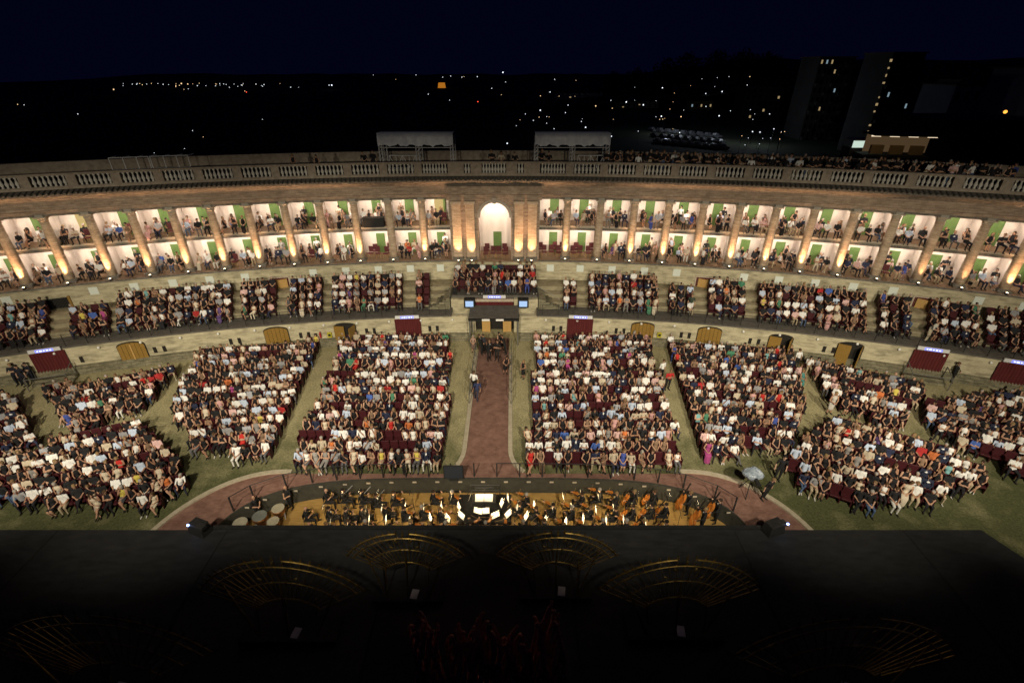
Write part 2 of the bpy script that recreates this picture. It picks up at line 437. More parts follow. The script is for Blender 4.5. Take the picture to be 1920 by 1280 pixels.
# ------------------------------------------------------------------ stage
ZS = 0.9
stg = empty('stage', (0, 8, 0), label='large black stage floor in front of the orchestra pit', cat='stage')
MB().poly([(-34, -14), (23.7 + 9, -14), (23.7, 8.0), (-34, 8.0)], 0.05, ZS).obj('deck', M['stage'], stg)
MB().box((0, 8.1, 0.62), (27.4, 0.16, 0.76)).obj('front_fascia', M['black'], stg)
MB().box((0, 8.12, 1.02), (27.4, 0.07, 0.05)).obj('front_rail', M['black'], stg)
for i in range(6):
    MB().box((-20 + i * 8.0, 0.5, ZS + 0.012), (0.05, 14.9, 0.02)).obj('deck_joint', M['black'], stg)

# ------------------------------------------------------------------ lower wall
DW = 5.7
ZT = 2.35
lw = empty('lower_wall', P(0, DW), label='curved cream masonry wall between the lawn and the seating terrace', cat='wall')
def at_wall(o, X, d, z): 
    p = P(X, d, z); b0 = P(0, DW)
    o.location = (p[0] - b0[0], p[1] - b0[1], p[2] - b0[2]); o.rotation_euler = (0, 0, phi(X))
b0 = P(0, DW)
def shift(mb, o): mb.v = [(x - o[0], y - o[1], z - o[2]) for x, y, z in mb.v]; return mb
for X0, X1 in ((-XE, -2.2), (2.2, XE)):
    shift(sweep([(DW, 0.0), (DW, ZT - .12), (DW - .5, ZT - .12), (DW - .5, 0.0)], X0, X1, 70), b0).obj('wall', M['wall'], lw)
    shift(sweep([(DW + .22, 0.0), (DW + .2, .62), (DW + .003, .72), (DW + .003, 0.0)], X0, X1, 70), b0).obj('plinth', M['plinth'], lw)
def arched_leaf(w, h, rise, t):
    pts = [(-w / 2, 0), (w / 2, 0)] + [(w / 2 * math.cos(a), h - rise + rise * math.sin(a)) for a in lin(0, math.pi, 10)]
    n = len(pts)
    mb = MB()
    return mb.add([(x, -t, z) for x, z in pts] + [(x, 0, z) for x, z in pts], [tuple(range(n)), tuple(range(2 * n - 1, n - 1, -1))] + [(i, i + n, (i + 1) % n + n, (i + 1) % n) for i in range(n)])
door_me = arched_leaf(1.85, 2.06, .32, .06).mesh('door', M['wood_dark'])
plank_me = []
for k in range(6):
    xc = -.745 + .298 * k
    ht = lambda x: 1.68 + .3 * math.sqrt(max(0, 1 - (x / .9) ** 2))
    a, b2 = xc - .138, xc + .138
    pts = [(a, .03), (b2, .03), (b2, ht(b2)), (xc, ht(xc)), (a, ht(a))]
    plank_me.append(MB().add([(x, -.1, z) for x, z in pts] + [(x, -.062, z) for x, z in pts], [(0, 1, 2, 3, 4), (9, 8, 7, 6, 5)] + [(i_, i_ + 5, (i_ + 1) % 5 + 5, (i_ + 1) % 5) for i_ in range(5)]).mesh('plank', M['wood']))
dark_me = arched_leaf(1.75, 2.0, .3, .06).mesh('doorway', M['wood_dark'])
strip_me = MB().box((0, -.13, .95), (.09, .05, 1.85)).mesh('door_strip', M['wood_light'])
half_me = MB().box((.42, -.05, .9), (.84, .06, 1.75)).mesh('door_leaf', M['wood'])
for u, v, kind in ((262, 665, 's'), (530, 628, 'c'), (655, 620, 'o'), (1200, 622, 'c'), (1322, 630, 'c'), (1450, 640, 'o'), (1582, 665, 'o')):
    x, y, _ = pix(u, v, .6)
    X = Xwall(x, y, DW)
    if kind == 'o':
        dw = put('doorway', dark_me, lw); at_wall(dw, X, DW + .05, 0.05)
        hf = put('door_leaf', half_me, dw, (-.84, -.05, .02), (0, 0, R(-12)))
        hf = put('door_leaf', half_me, dw, (.84, -.05, .02), (0, 0, R(180 + 65)))
    else:
        dr = put('door', door_me, lw); at_wall(dr, X, DW + .02, 0.05)
        for pl in plank_me: put('plank', pl, dr)
        if kind == 's': put('door_strip', strip_me, dr)
def curtain_mesh(w, h, folds=11, t=.07):
    mb = MB(); n = folds * 4
    vs = []
    for k in range(n + 1):
        x = -w / 2 + w * k / n
        y = -.12 - t * math.sin(k * math.pi / 2)
        vs += [(x, y, 0), (x, y, h)]
    return mb.add(vs, [(2 * i, 2 * i + 2, 2 * i + 3, 2 * i + 1) for i in range(n)])
cur_me = curtain_mesh(2.1, 2.15).mesh('curtain', M['curtain'], True)
led_box = MB().box((0, -.2, 0), (1.9, .1, .26)).mesh('led_sign', M['grey_metal'])
led_me = MB().box((0, -.262, 0), (1.05, .02, .2)).mesh('led_panel', M['led'])
core = MB()
for i, w_ in enumerate((.09, .16, .07, .13, .1)): core.box((-.38 + i * .19, -.276, 0.0), (w_, .012, .07))
core_me = core.mesh('led_text', M['led_core'])
def led_sign(parent, place):
    s_ = put('led_sign', led_box, parent); place(s_)
    put('led_panel', led_me, s_); put('led_text', core_me, s_)
    return s_
CURX = []
for u, v in ((105, 695), (770, 617), (1085, 617), (1732, 695), (1893, 722)):
    x, y, _ = pix(u, v, .6)
    X = Xwall(x, y, DW); CURX.append(X)
    c_ = put('curtain', cur_me, lw); at_wall(c_, X, DW + .02, 0.03)
    led_sign(lw, lambda s_: at_wall(s_, X, DW, ZT + .02))
niche = MB().box((0, -.012, 0), (.24, .02, .5)).mesh('niche', M['wood_dark'])
globe = MB().ball((0, -.1, 0), .10, 10, 6).box((0, -.03, 0), (.08, .06, .08)).mesh('wall_lamp', M['white_plastic'], True)
X = -39.0
i = 0
while X < 40:
    if abs(X) > 3.2:
        o = put('wall_lamp', globe, lw); at_wall(o, X, DW, ZT - .38)
        for dx in (.7, 1.35):
            if i % 2 == 0 and min([abs(X + dx - c) for c in CURX]) > 1.5:
                o = put('niche', niche, lw); at_wall(o, X + dx, DW, 1.15)
    X += 2.72; i += 1
# steps with hand rails before the curtained doorways at the sides
for X, side in ((CURX[0], 'left'), (CURX[3], 'right')):
    hs = empty('doorway_steps', P(X, DW + .25), phi(X), label='low steps and grey hand rails before the %s red curtained doorway' % side, cat='steps')
    for k in range(2): MB().box((0, -.3 - .32 * k, .15 - .08 * k), (2.6, .32 + .02 * k, .3 - .16 * k)).obj('step', M['plinth'], hs)
    for s in (-1, 1):
        MB().path([(s * 1.2, -.1, 1.25), (s * 1.2, -1.4, .95)], .03).path([(s * 1.2, -.1, .0), (s * 1.2, -.1, 1.25)], .03).path([(s * 1.2, -1.4, 0), (s * 1.2, -1.4, .95)], .03).obj('hand_rail', M['rail_metal'], hs)
    MB().path([(-1.2, -1.4, .95), (1.2, -1.4, .95)], .03).obj('cross_rail', M['rail_metal'], hs)
for nm, u, v, m_, lab in (('fire_extinguisher', 604, 624, 'seat', 'dark red fire extinguisher on the lower wall left of the half-open door'),
                          ('first_aid_box', 622, 620, 'lamp', 'small yellow box on the lower wall beside a fire extinguisher'),
                          ('first_aid_box', 1234, 622, 'lamp', 'small yellow box on the lower wall between two arched brown doors')):
    x, y, _ = pix(u, v, 1.0)
    X = Xwall(x, y, DW)
    e = empty(nm, P(X, DW, .85), phi(X), lab, 'extinguisher' if nm[0:2] == 'fi' and 'aid' not in nm else 'box')
    if 'aid' in nm:
        MB().box((0, -.09, .2), (.34, .16, .44)).obj('case', mat('yellow_case', (.45, .40, .03), .5), e, bevel=.01); MB().box((0, -.18, .22), (.2, .012, .2)).obj('emblem', M['black'], e)
    else:
        MB().lathe([(.08, 0), (.085, .05), (.085, .42), (.04, .5), (.03, .56)], (0, -.12, 0), 10).obj('cylinder', mat('extinguisher_red', (.35, .02, .02), .35), e, True); MB().tube((0, -.12, .56), (.1, -.16, .6), .02).obj('nozzle', M['black'], e)

# ------------------------------------------------------------------ seating terrace, upper wall
DU = 0.62           # face of the upper wall in front of the column line
te = empty('seating_terrace', P(0, DW), label='curved stepped seating terrace of worn stone above the lower wall', cat='terrace')
STEPS = [(3.95, 2.75), (3.1, 3.1), (2.25, 3.45), (1.4, 3.45)]
for X0, X1 in ((-XE, -3.7), (3.7, XE)):
    shift(sweep([(DW + .06, ZT - .12), (DW + .06, ZT), (DU - .3, ZT), (DU - .3, ZT - .12)], X0, X1, 70), b0).obj('walkway', M['walkway'], te)
    for k, (d, z) in enumerate(STEPS[:3]):
        shift(sweep([(d, ZT + .003), (d, z), (DU + .002, z), (DU + .002, ZT + .003)], X0, X1, 70), b0).obj('step', M['step'], te)
uw = empty('upper_wall', P(0, DU), label='pale curved wall with square panels below the columns', cat='wall')
b1 = P(0, DU)
def at_up(o, X, d, z):
    p = P(X, d, z); o.location = (p[0] - b1[0], p[1] - b1[1], p[2]); o.rotation_euler = (0, 0, phi(X))
shift(sweep([(DU, ZT - .2), (DU, ZF1 - .12), (DU - .5, ZF1 - .12), (DU - .5, ZT - .2)], -XE, XE, 100), (b1[0], b1[1], 0)).obj('wall', M['wall'], uw)
shift(sweep([(DU + .1, ZF1 - .12), (DU + .12, ZF1), (DU - .5, ZF1), (DU - .5, ZF1 - .12)], -XE, XE, 100), (b1[0], b1[1], 0)).obj('ledge', M['dark_stone'], uw)
pan_me = MB().box((0, -.025, 0), (.62, .05, .62)).mesh('panel', M['panel'], bevel=.008)
UPD = []
for u, v in ((535, 540), (1318, 550), (1725, 590)):
    x, y, _ = pix(u, v, 2.9); UPD.append(Xwall(x, y, DU))
GX = Xwall(*pix(112, 600, 2.7)[:2], DU)
mids = [(a + b2) / 2 for a, b2 in zip(COLX[:-1], COLX[1:])]
for s in (-1, 1):
    for mX in [4.9] + mids:
        if min([abs(s * mX - q) for q in UPD + [GX]]) > 1.0:
            o = put('panel', pan_me, uw); at_up(o, s * mX, DU, 4.55)
for X in UPD:
    fr = MB().box((-.8, -.03, .95), (.12, .1, 1.9)).box((.8, -.03, .95), (.12, .1, 1.9)).box((0, -.03, 1.96), (1.72, .1, .12)).obj('doorway_frame', M['capital'], uw); at_up(fr, X, DU, ZT + .02)
    cr_ = put('curtain', curtain_mesh(1.5, 1.88, 8, .04).mesh('curtain', M['curtain'], True), fr, (0, .08, 0))
    ld_ = put('door_leaf', MB().box((.33, -.16, .92), (.66, .05, 1.84)).mesh('door_leaf', M['wood_light']), fr, (-.5, 0, 0), (0, 0, R(-25)))
    ld_ = put('door_leaf', MB().box((.33, -.16, .92), (.66, .05, 1.84)).mesh('door_leaf', M['wood_light']), fr, (-.05, -.25, 0), (0, 0, R(20)))
gt = MB()
gt.box((0, -.02, .95), (1.7, .03, 1.9))
gate = gt.obj('gate', M['wood_dark'], uw); at_up(gate, GX, DU, ZT + .02)
lat = MB()
for k in range(-9, 10):
    for s in (-1, 1):
        x0, z0, x1, z1 = k * .22 - s * .95, 0.0, k * .22 + s * .95, 1.9
        pts = []
        for t in lin(0, 1, 20):
            x, z = x0 + (x1 - x0) * t, z0 + (z1 - z0) * t
            if -.83 <= x <= .83: pts.append((x, -.06, z))
        if len(pts) > 1: lat.tube(pts[0], pts[-1], .022, None, 4)
lat.obj('lattice', M['iron'], gate)
for s in (-1, 1): MB().box((s * .92, -.05, 1.0), (.16, .14, 2.0)).obj('gate_post', M['wood'], gate)

# terrace railing
tr = empty('terrace_railing', P(0, DW), label='thin dark railing along the front edge of the terrace', cat='railing')
post_me = MB().box((0, 0, .45), (.035, .035, .95)).mesh('post', M['iron'])
for s in (-1, 1):
    top, mid = [], []
    X = 4.2
    while X < 46:
        p = P(s * X, DW - .06, ZT); q = (p[0] - b0[0], p[1] - b0[1], p[2])
        put('post', post_me, tr, q)
        top.append((q[0], q[1], ZT + .92)); mid.append((q[0], q[1], ZT + .5))
        X += 1.36
    MB().path(top, .014, 4).obj('rail', M['iron'], tr); MB().path(mid, .009, 4).obj('rail', M['iron'], tr)

# ------------------------------------------------------------------ central platform, entrance, canopy
cp = empty('central_platform', (0, 38, 0), label='raised central seating platform above the entrance, flanked by stairs', cat='platform')
ZC = 3.3
MB().box((0, 1.6, ZC - .15), (7.3, 3.2, .3)).obj('deck', M['walkway'], cp)
for k in range(2): MB().box((0, 2.0 + .85 * k + .5, ZC + .18 + .17 * k), (7.2, 2.2 - 1.0 * k, .34 + .34 * k - .002)).obj('tier', M['step'], cp)
for s in (-1, 1):
    MB().box((s * 2.65, -.12, ZC / 2 - .1), (2.0, .5, ZC - .2)).obj('front_wall', M['wall'], cp)
    for k in range(6):
        MB().box((s * (3.85 + .3 * k), .5, (ZC - .16 * k) / 2), (.3, 2.4, ZC - .16 * k)).obj('stair_step', M['plinth'], cp)
    MB().path([(s * 3.7, -.5, ZC + .95), (s * 5.4, -.7, ZT + .95)], .02, 5).path([(s * 3.7, -.5, ZC), (s * 3.7, -.5, ZC + .95)], .02, 5).path([(s * 5.4, -.7, ZT), (s * 5.4, -.7, ZT + .95)], .02, 5).obj('stair_rail', M['rail_metal'], cp)
MB().box((0, -.05, ZC - .42), (3.4, .12, .24)).obj('lintel', M['capital'], cp)
MB().path([(-3.6, -.05, ZC + .85), (3.6, -.05, ZC + .85)], .016, 4).path([(-3.6, -.05, ZC + .45), (3.6, -.05, ZC + .45)], .012, 4).obj('front_rail', M['iron'], cp)
for i in range(7): put('rail_post', post_me, cp, (-3.6 + 1.2 * i, -.05, ZC))
put('curtain', curtain_mesh(3.2, .95, 14, .05).mesh('curtain', M['curtain'], True), cp, (0, .1, 2.1))
led_sign(cp, lambda o: setattr(o, 'location', (0, -.02, ZC - .02)))
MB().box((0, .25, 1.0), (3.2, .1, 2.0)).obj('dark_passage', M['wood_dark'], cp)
cn = empty('entrance_canopy', (0, 36.4, 0), label='flat black canopy roof over the central entrance', cat='canopy')
MB().box((0, 0, 2.5), (4.05, 2.5, .1)).obj('roof', M['walkway'], cn)
MB().box((0, -1.22, 2.42), (4.07, .06, .24)).obj('fascia', M['black'], cn)
for x in (-1.95, 1.95):
    for y in (-1.15, 1.1): MB().box((x, y, 1.2), (.1, .1, 2.4)).obj('post', M['rail_metal'], cn)
for x in (-.62, .5): MB().box((x, -1.27, 2.42), (.62, .03, .16)).obj('notice_strip', M['paper'], cn)
for x, rz in ((-.75, -8), (1.05, 10)): MB().box((0, 0, 1.02), (.72, .06, 2.0)).obj('door_leaf', M['wood_light'], cn, loc=(x, 1.3, 0), rot=(0, 0, R(rz)))
for s, w in ((-1, 'left'), (1, 'right')):
    x, y, _ = pix(880 if s < 0 else 981, 565, 3.0)
    mo = empty('video_monitor', (x, 37.35, 2.35), 0, 'boxy video monitor with bright blue picture %s of the entrance canopy' % w, 'monitor')
    MB().box((0, .3, .45), (.92, .55, .78), 0, .96).obj('case', M['black'], mo, bevel=.03)
    MB().box((0, .01, .45), (.66, .02, .5)).obj('screen', M['screen'], mo)
    MB().box((0, .3, .03), (.5, .4, .06)).obj('stand', M['iron'], mo)
for s, w in ((-1, 'left'), (1, 'right')):
    hr = empty('path_railing', (s * 1.42, 31, 0), 0, 'grey hand rail along the %s edge of the brick path' % w, 'railing')
    for y in lin(-3.9, 3.6, 6): MB().box((0, y, .5), (.05, .05, 1.0)).obj('post', M['rail_metal'], hr)
    MB().path([(0, -3.9, 1.0), (0, 3.6, 1.0)], .025).obj('top_rail', M['rail_metal'], hr); MB().path([(0, -3.9, .55), (0, 3.6, .55)], .018).obj('mid_rail', M['rail_metal'], hr)

# ------------------------------------------------------------------ colonnade
cl = empty('colonnade', P(0), label='long two-storey stone colonnade of boxes with round columns', cat='building')
c0 = P(0)
def at_c(o, X, d, z):
    p = P(X, d, z); o.location = (p[0] - c0[0], p[1] - c0[1], p[2]); o.rotation_euler = (0, 0, phi(X))
csh = (c0[0], c0[1], 0)
shaft_me = MB().lathe([(.335, 0), (.338, .8), (.33, 1.8), (.315, 3.0), (.295, 4.2), (.285, 4.62)], (0, 0, 0), 20).mesh('shaft', M['column'], True)
base_me = MB().box((0, 0, .06), (.86, .86, .12)).lathe([(.43, .12), (.43, .2), (.39, .24), (.37, .28)], (0, 0, 0), 16).mesh('column_base', M['dark_stone'])
cap_me = MB().lathe([(.285, 0), (.33, .03), (.31, .08), (.29, .14), (.40, .22)], (0, 0, 0), 20).box((0, 0, .275), (.82, .82, .11)).mesh('capital', M['capital'])
key_me = MB().box((0, -.02, 0), (.5, .62, .24)).mesh('impost_block', M['keystone'])
for s in (-1, 1):
    for k, Xc in enumerate(COLX):
        o = put('column', shaft_me, cl); at_c(o, s * Xc, 0, ZF1 + .26)
        put('column_base', base_me, o, (0, 0, -.26)); put('capital', cap_me, o, (0, 0, 4.6))
        o2 = put('impost_block', key_me, cl); at_c(o2, s * Xc, .05, ZCEIL + .08)
BD = -2.0        # back wall of the boxes
PORT = 3.75      # half width of the portal
for X0, X1 in ((-XE, -PORT), (PORT, XE)):
    n = 60
    shift(sweep([(BD, ZF1), (BD, ZCEIL), (BD - .25, ZCEIL), (BD - .25, ZF1)], X0, X1, n), csh).obj('back_wall', M['plaster'], cl)
    shift(sweep([(DU - .02, ZF1 - .1), (DU - .02, ZF1 + .005), (BD, ZF1 + .005), (BD, ZF1 - .1)], X0, X1, n), csh).obj('lower_floor', M['box_floor'], cl)
    shift(sweep([(-.1, ZF2 - .28), (-.1, ZF2), (BD, ZF2), (BD, ZF2 - .28)], X0, X1, n), csh).obj('upper_floor', M['box_floor'], cl)
    shift(sweep([(-.05, ZF2 - .34), (-.05, ZF2 - .1), (-.098, ZF2 - .1), (-.098, ZF2 - .34)], X0, X1, n), csh).obj('floor_beam', M['dark_stone'], cl)
    shift(sweep([(.0, ZF2 - .1), (.0, ZF2 + .06), (-.09, ZF2 + .06), (-.09, ZF2 - .1)], X0, X1, n), csh).obj('floor_edge', M['capital'], cl)
    shift(sweep([(-.4, ZF2 - .30), (-.4, ZF2 - .283), (BD, ZF2 - .283), (BD, ZF2 - .30)], X0, X1, n), csh).obj('lower_ceiling', M['plaster'], cl)
    shift(sweep([(-.3, ZCEIL), (-.3, ZCEIL + .02), (BD - .25, ZCEIL + .02), (BD - .25, ZCEIL)], X0, X1, n), csh).obj('upper_ceiling', M['plaster'], cl)
part_me = {}
for z0, z1, nm in ((ZF1 + .006, ZF2 - .3, 'a'), (ZF2 + .001, ZCEIL, 'b')):
    h = z1 - z0
    mb = MB().box((0, 1.15, h / 2), (.14, 1.68, h - .004))
    for s in (-1, 1):       # cut corners under the ceiling
        mb.add([(s * .07, .33, h - .28), (s * .36, .33, h - .006), (s * .07, .33, h - .006), (s * .07, 1.98, h - .28), (s * .36, 1.98, h - .006), (s * .07, 1.98, h - .006)],
               [(0, 1, 2), (3, 5, 4), (0, 3, 4, 1), (1, 4, 5, 2), (0, 2, 5, 3)])
    part_me[nm] = (mb.mesh('partition', M['plaster']), z0)
dr_me = MB().box((0, -.03, .88), (.74, .06, 1.76)).box((0, -.065, .88), (.03, .02, 1.7)).mesh('door', M['green'])
dr2_me = MB().box((0, -.03, 1.0), (.78, .06, 2.0)).box((0, -.065, 1.0), (.03, .02, 1.94)).mesh('door', M['green'])
open_me = MB().box((0, -.02, 1.0), (.78, .04, 2.0)).mesh('lit_passage', lamp_mat('yellow_lit_passage', (1, .72, .25), .55))
leaf_me = MB().box((.36, 0, 1.0), (.72, .04, 1.98)).mesh('open_door', M['green'])
knob_me = MB().ball((.28, -.09, .95), .035).mesh('door_handle', M['gold_wood'])
BAYS = []
for s in (-1, 1):
    edges = [PORT + .1] + COLX
    for k in range(len(edges) - 1):
        BAYS.append((s * (edges[k] + edges[k + 1]) / 2, s, k))
    for Xc in COLX:
        for nm in 'ab':
            o = put('partition', part_me[nm][0], cl); at_c(o, s * Xc, 0, part_me[nm][1])
for X, s, k in BAYS:
    for me, z in ((dr_me, ZF1 + .01), (dr2_me, ZF2 + .005)):
        if me is dr2_me and s < 0 and k in (0, 10):
            o = put('lit_passage', open_me, cl); at_c(o, X + .12, BD, z)
            put('open_door', leaf_me, o, (.4, -.05, 0), (0, 0, R(-75)))
            continue
        o = put('door', me, cl); at_c(o, X + .12, BD - .0, z)
        put('door_handle', knob_me, o)
    for z, e in ((ZF2 - .42, 46), (ZCEIL - .12, 43)):
        if abs(X) > 42: continue
        ld = bpy.data.lights.new('box_light', 'AREA'); ld.shape = 'RECTANGLE'; ld.size = 1.7; ld.size_y = .12
        ld.energy = e; ld.color = (1.0, 0.81, 0.66)
        lo = bpy.data.objects.new('box_light', ld); COL.objects.link(lo); lo.parent = cl
        p = P(X, -.45, z); lo.location = (p[0] - c0[0], p[1] - c0[1], z)
        lo.rotation_euler = (R(38), 0, phi(X))     # faces down and towards the back wall
# entablature, cornice
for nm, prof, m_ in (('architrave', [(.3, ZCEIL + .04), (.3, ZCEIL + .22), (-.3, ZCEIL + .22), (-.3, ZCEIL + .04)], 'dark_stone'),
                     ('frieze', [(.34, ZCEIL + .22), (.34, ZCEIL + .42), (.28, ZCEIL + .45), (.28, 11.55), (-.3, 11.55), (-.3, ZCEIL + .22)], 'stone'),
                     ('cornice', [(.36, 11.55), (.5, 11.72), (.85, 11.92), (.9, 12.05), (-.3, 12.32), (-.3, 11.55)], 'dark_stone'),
                     ('roof_terrace', [(-.3, 11.6), (-.3, ZROOF), (-6.5, ZROOF), (-6.5, 11.6)], 'walkway'),
                     ('roof_parapet', [(-6.2, ZROOF), (-6.2, ZROOF + 1.0), (-6.6, ZROOF + 1.0), (-6.6, ZROOF)], 'pier'),
                     ('rear_wall', [(-6.5, -2), (-6.5, 11.6), (-6.8, 11.6), (-6.8, -2)], 'stone')):
    shift(sweep(prof, -XE, XE, 120), csh).obj(nm, M[m_], cl)
tl = MB()
X = -46.0
while X < 46:
    for d, z, r_ in ((.93, 12.05, .10),):
        p, q = P(X, d, z), P(X, .25, z + .17)
        tl.tube((p[0] - c0[0], p[1] - c0[1], p[2]), (q[0] - c0[0], q[1] - c0[1], q[2]), .11, .085, 6)
    X += .34
tag(tl.obj('roof_tile_row', M['tile'], cl), kind='stuff')
# portal
pf_ = MB().box((0, -.02, 0), (1, 1, 1))
for s in (-1, 1):
    MB().box((s * 2.6, -.02, (ZF1 + ZCEIL) / 2), (2.42, 1.2, ZCEIL - ZF1)).obj('portal_wall', M['stone'], cl)
    for xx in (2.05, 3.2):
        MB().box((s * xx, -.72, (ZF1 + ZCEIL) / 2 + .1), (.74, .3, ZCEIL - ZF1 - .5)).obj('pilaster', M['column'], cl)
        MB().box((s * xx, -.74, ZCEIL - .16), (.9, .42, .24)).obj('capital', M['capital'], cl)
        MB().box((s * xx, -.76, ZF1 + .15), (.92, .42, .3)).obj('pilaster_base', M['dark_stone'], cl)
ar = MB()
aw, asp = 1.24, 9.0
angs = lin(0, math.pi, 18)
for a, b2 in zip(angs[:-1], angs[1:]):
    xa, za, xb, zb = aw * math.cos(a), asp + aw * math.sin(a), aw * math.cos(b2), asp + aw * math.sin(b2)
    for y0, y1 in ((-.70, .48),):
        ar.add([(xa, y0, za), (xb, y0, zb), (xb, y0, ZCEIL + .5), (xa, y0, ZCEIL + .5), (xa, y1, za), (xb, y1, zb), (xb, y1, ZCEIL + .5), (xa, y1, ZCEIL + .5)],
               [(0, 1, 2, 3), (4, 7, 6, 5), (0, 4, 5, 1)])
for s in (-1, 1): ar.box((s * 1.32, -.11, (ZCEIL + .5 + asp) / 2), (.16, 1.18, ZCEIL + .5 - asp))
ar.obj('arch_spandrel', M['stone'], cl)
ring = MB()
for a, b2 in zip(angs[:-1], angs[1:]):
    q = []
    for r_ in (aw + .002, aw + .26):
        for t in (a, b2): q.append((r_ * math.cos(t), asp + r_ * math.sin(t)))
    ring.add([(x, -.76, z) for x, z in q] + [(x, -.703, z) for x, z in q], [(0, 1, 3, 2), (0, 4, 5, 1), (2, 3, 7, 6)])
ring.obj('arch_ring', M['keystone'], cl)
MB().box((0, -.8, asp + aw + .2), (.3, .2, .5), 0, 1.2).obj('keystone', M['keystone'], cl)
MB().box((0, -.5, ZCEIL + .25), (7.9, .5, .44)).obj('portal_architrave', M['stone'], cl)
MB().box((0, -.3, 11.0), (7.9, .6, 1.05)).obj('portal_frieze', M['stone'], cl)
MB().box((0, 2.1, (ZF1 + ZCEIL) / 2), (2 * PORT, .2, ZCEIL - ZF1 + .4)).obj('portal_back_wall', M['plaster'], cl)
MB().box((0, .6, ZF1 - .05), (2 * PORT, 3.0, .106)).obj('portal_floor', M['box_floor'], cl)
MB().box((0, 1.2, ZCEIL + .1), (2 * PORT, 1.8, .1)).obj('portal_ceiling', M['plaster'], cl)
for s in (-1, 1): MB().box((s * 1.45, 1.25, (ZF1 + ZCEIL) / 2), (.1, 1.6, ZCEIL - ZF1)).obj('portal_side_wall', M['plaster'], cl)
o = put('door', dr_me, cl, (.15, 1.98, ZF1 + .005)); put('door_handle', knob_me, o)
for z, y in ((ZCEIL - .3, .65), ):
    ld = bpy.data.lights.new('portal_light', 'AREA'); ld.shape = 'RECTANGLE'; ld.size = 2.0; ld.size_y = .15; ld.energy = 110; ld.color = (1, .81, .66)
    lo = bpy.data.objects.new('portal_light', ld); COL.objects.link(lo); lo.parent = cl; lo.location = (0, y, z); lo.rotation_euler = (R(35), 0, 0)
# uplights at the column feet
upb = MB().lathe([(.09, 0), (.1, .1), (.09, .16)], (0, 0, 0), 10).mesh('lamp_housing', M['iron'])
upg = MB().lathe([(.078, .162), (.07, .175)], (0, 0, 0), 10).mesh('lamp_glass', M['uplight_glass'])
def uplight(X, d, label, power, tiltd=.02, z=ZF1 + .02):
    e = empty('uplight', P(X, d, z), phi(X), label, 'lamp', 'uplights at the column feet')
    put('lamp_housing', upb, e); put('lamp_glass', upg, e)
    if power:
        ld = bpy.data.lights.new('uplight_beam', 'SPOT'); ld.energy = power; ld.color = (1.0, .52, .25); ld.spot_size = R(58); ld.spot_blend = 1.0; ld.shadow_soft_size = .05
        lo = bpy.data.objects.new('uplight_beam', ld); COL.objects.link(lo); lo.parent = e; lo.location = (0, 0, .2); lo.rotation_euler = (R(180 - 4), 0, 0)
DIM = {(-1, 1), (1, 1), (1, 9)}
for s, w in ((-1, 'left'), (1, 'right')):
    for k, Xc in enumerate(COLX[:13]):
        pwr = 0 if (s, k) in DIM else (1750 if not (s == 1 and k in (10, 11)) else 600)
        uplight(s * Xc, .68, 'small round uplight at the foot of the %s column %s of the arch' % (ORD[k + 1], w), pwr)
    for k, xx in enumerate((2.05, 3.2)):
        uplight(s * xx, 1.22, 'uplight at the foot of the %s pilaster %s of the arch' % (('inner', 'outer')[k], w), 1600)

# ------------------------------------------------------------------ balustrade
bl = empty('balustrade', P(0, 0, ZROOF), label='stone balustrade with bulbous balusters along the roof edge', cat='balustrade')
bb = (c0[0], c0[1], ZROOF)
shift(sweep([(.25, ZROOF - .05), (.25, ZROOF + .16), (-.15, ZROOF + .16), (-.15, ZROOF - .05)], -XE, XE, 120), bb).obj('plinth', M['pier'], bl)
shift(sweep([(.25, ZROOF + .9), (.25, ZROOF + 1.06), (-.15, ZROOF + 1.06), (-.15, ZROOF + .9)], -XE, XE, 120), bb).obj('top_rail', M['pier'], bl)
bal_me = MB().lathe([(.095, .16), (.095, .2), (.055, .25), (.12, .38), (.125, .45), (.055, .66), (.05, .76), (.095, .82), (.095, .9)], (0, 0, 0), 10).mesh('baluster', M['baluster'], True)
def at_b(o, X):
    p = P(X, .05, 0); o.location = (p[0] - c0[0], p[1] - c0[1], 0); o.rotation_euler = (0, 0, phi(X))
def pier(X, w):
    o = put('pier', MB().box((0, 0, .53), (w, .36, .74)).mesh('pier', M['pier']), bl); at_b(o, X)
for x in lin(-.85, .85, 7): at_b(put('baluster', bal_me, bl), x)
for s in (-1, 1):
    pier(s * 1.45, .9)
    for x in (2.05, 2.3): at_b(put('baluster', bal_me, bl), s * x)
    pier(s * 3.1, 1.3)
    edges = [3.75] + [c for c in COLX]
    for a, b2 in zip(edges[:-1], edges[1:]):
        for x in lin(a + (.2 if a == 3.75 else .47), b2 - .47, 6 if a != 3.75 else 7): at_b(put('baluster', bal_me, bl), s * x)
        pier(s * b2, .62)

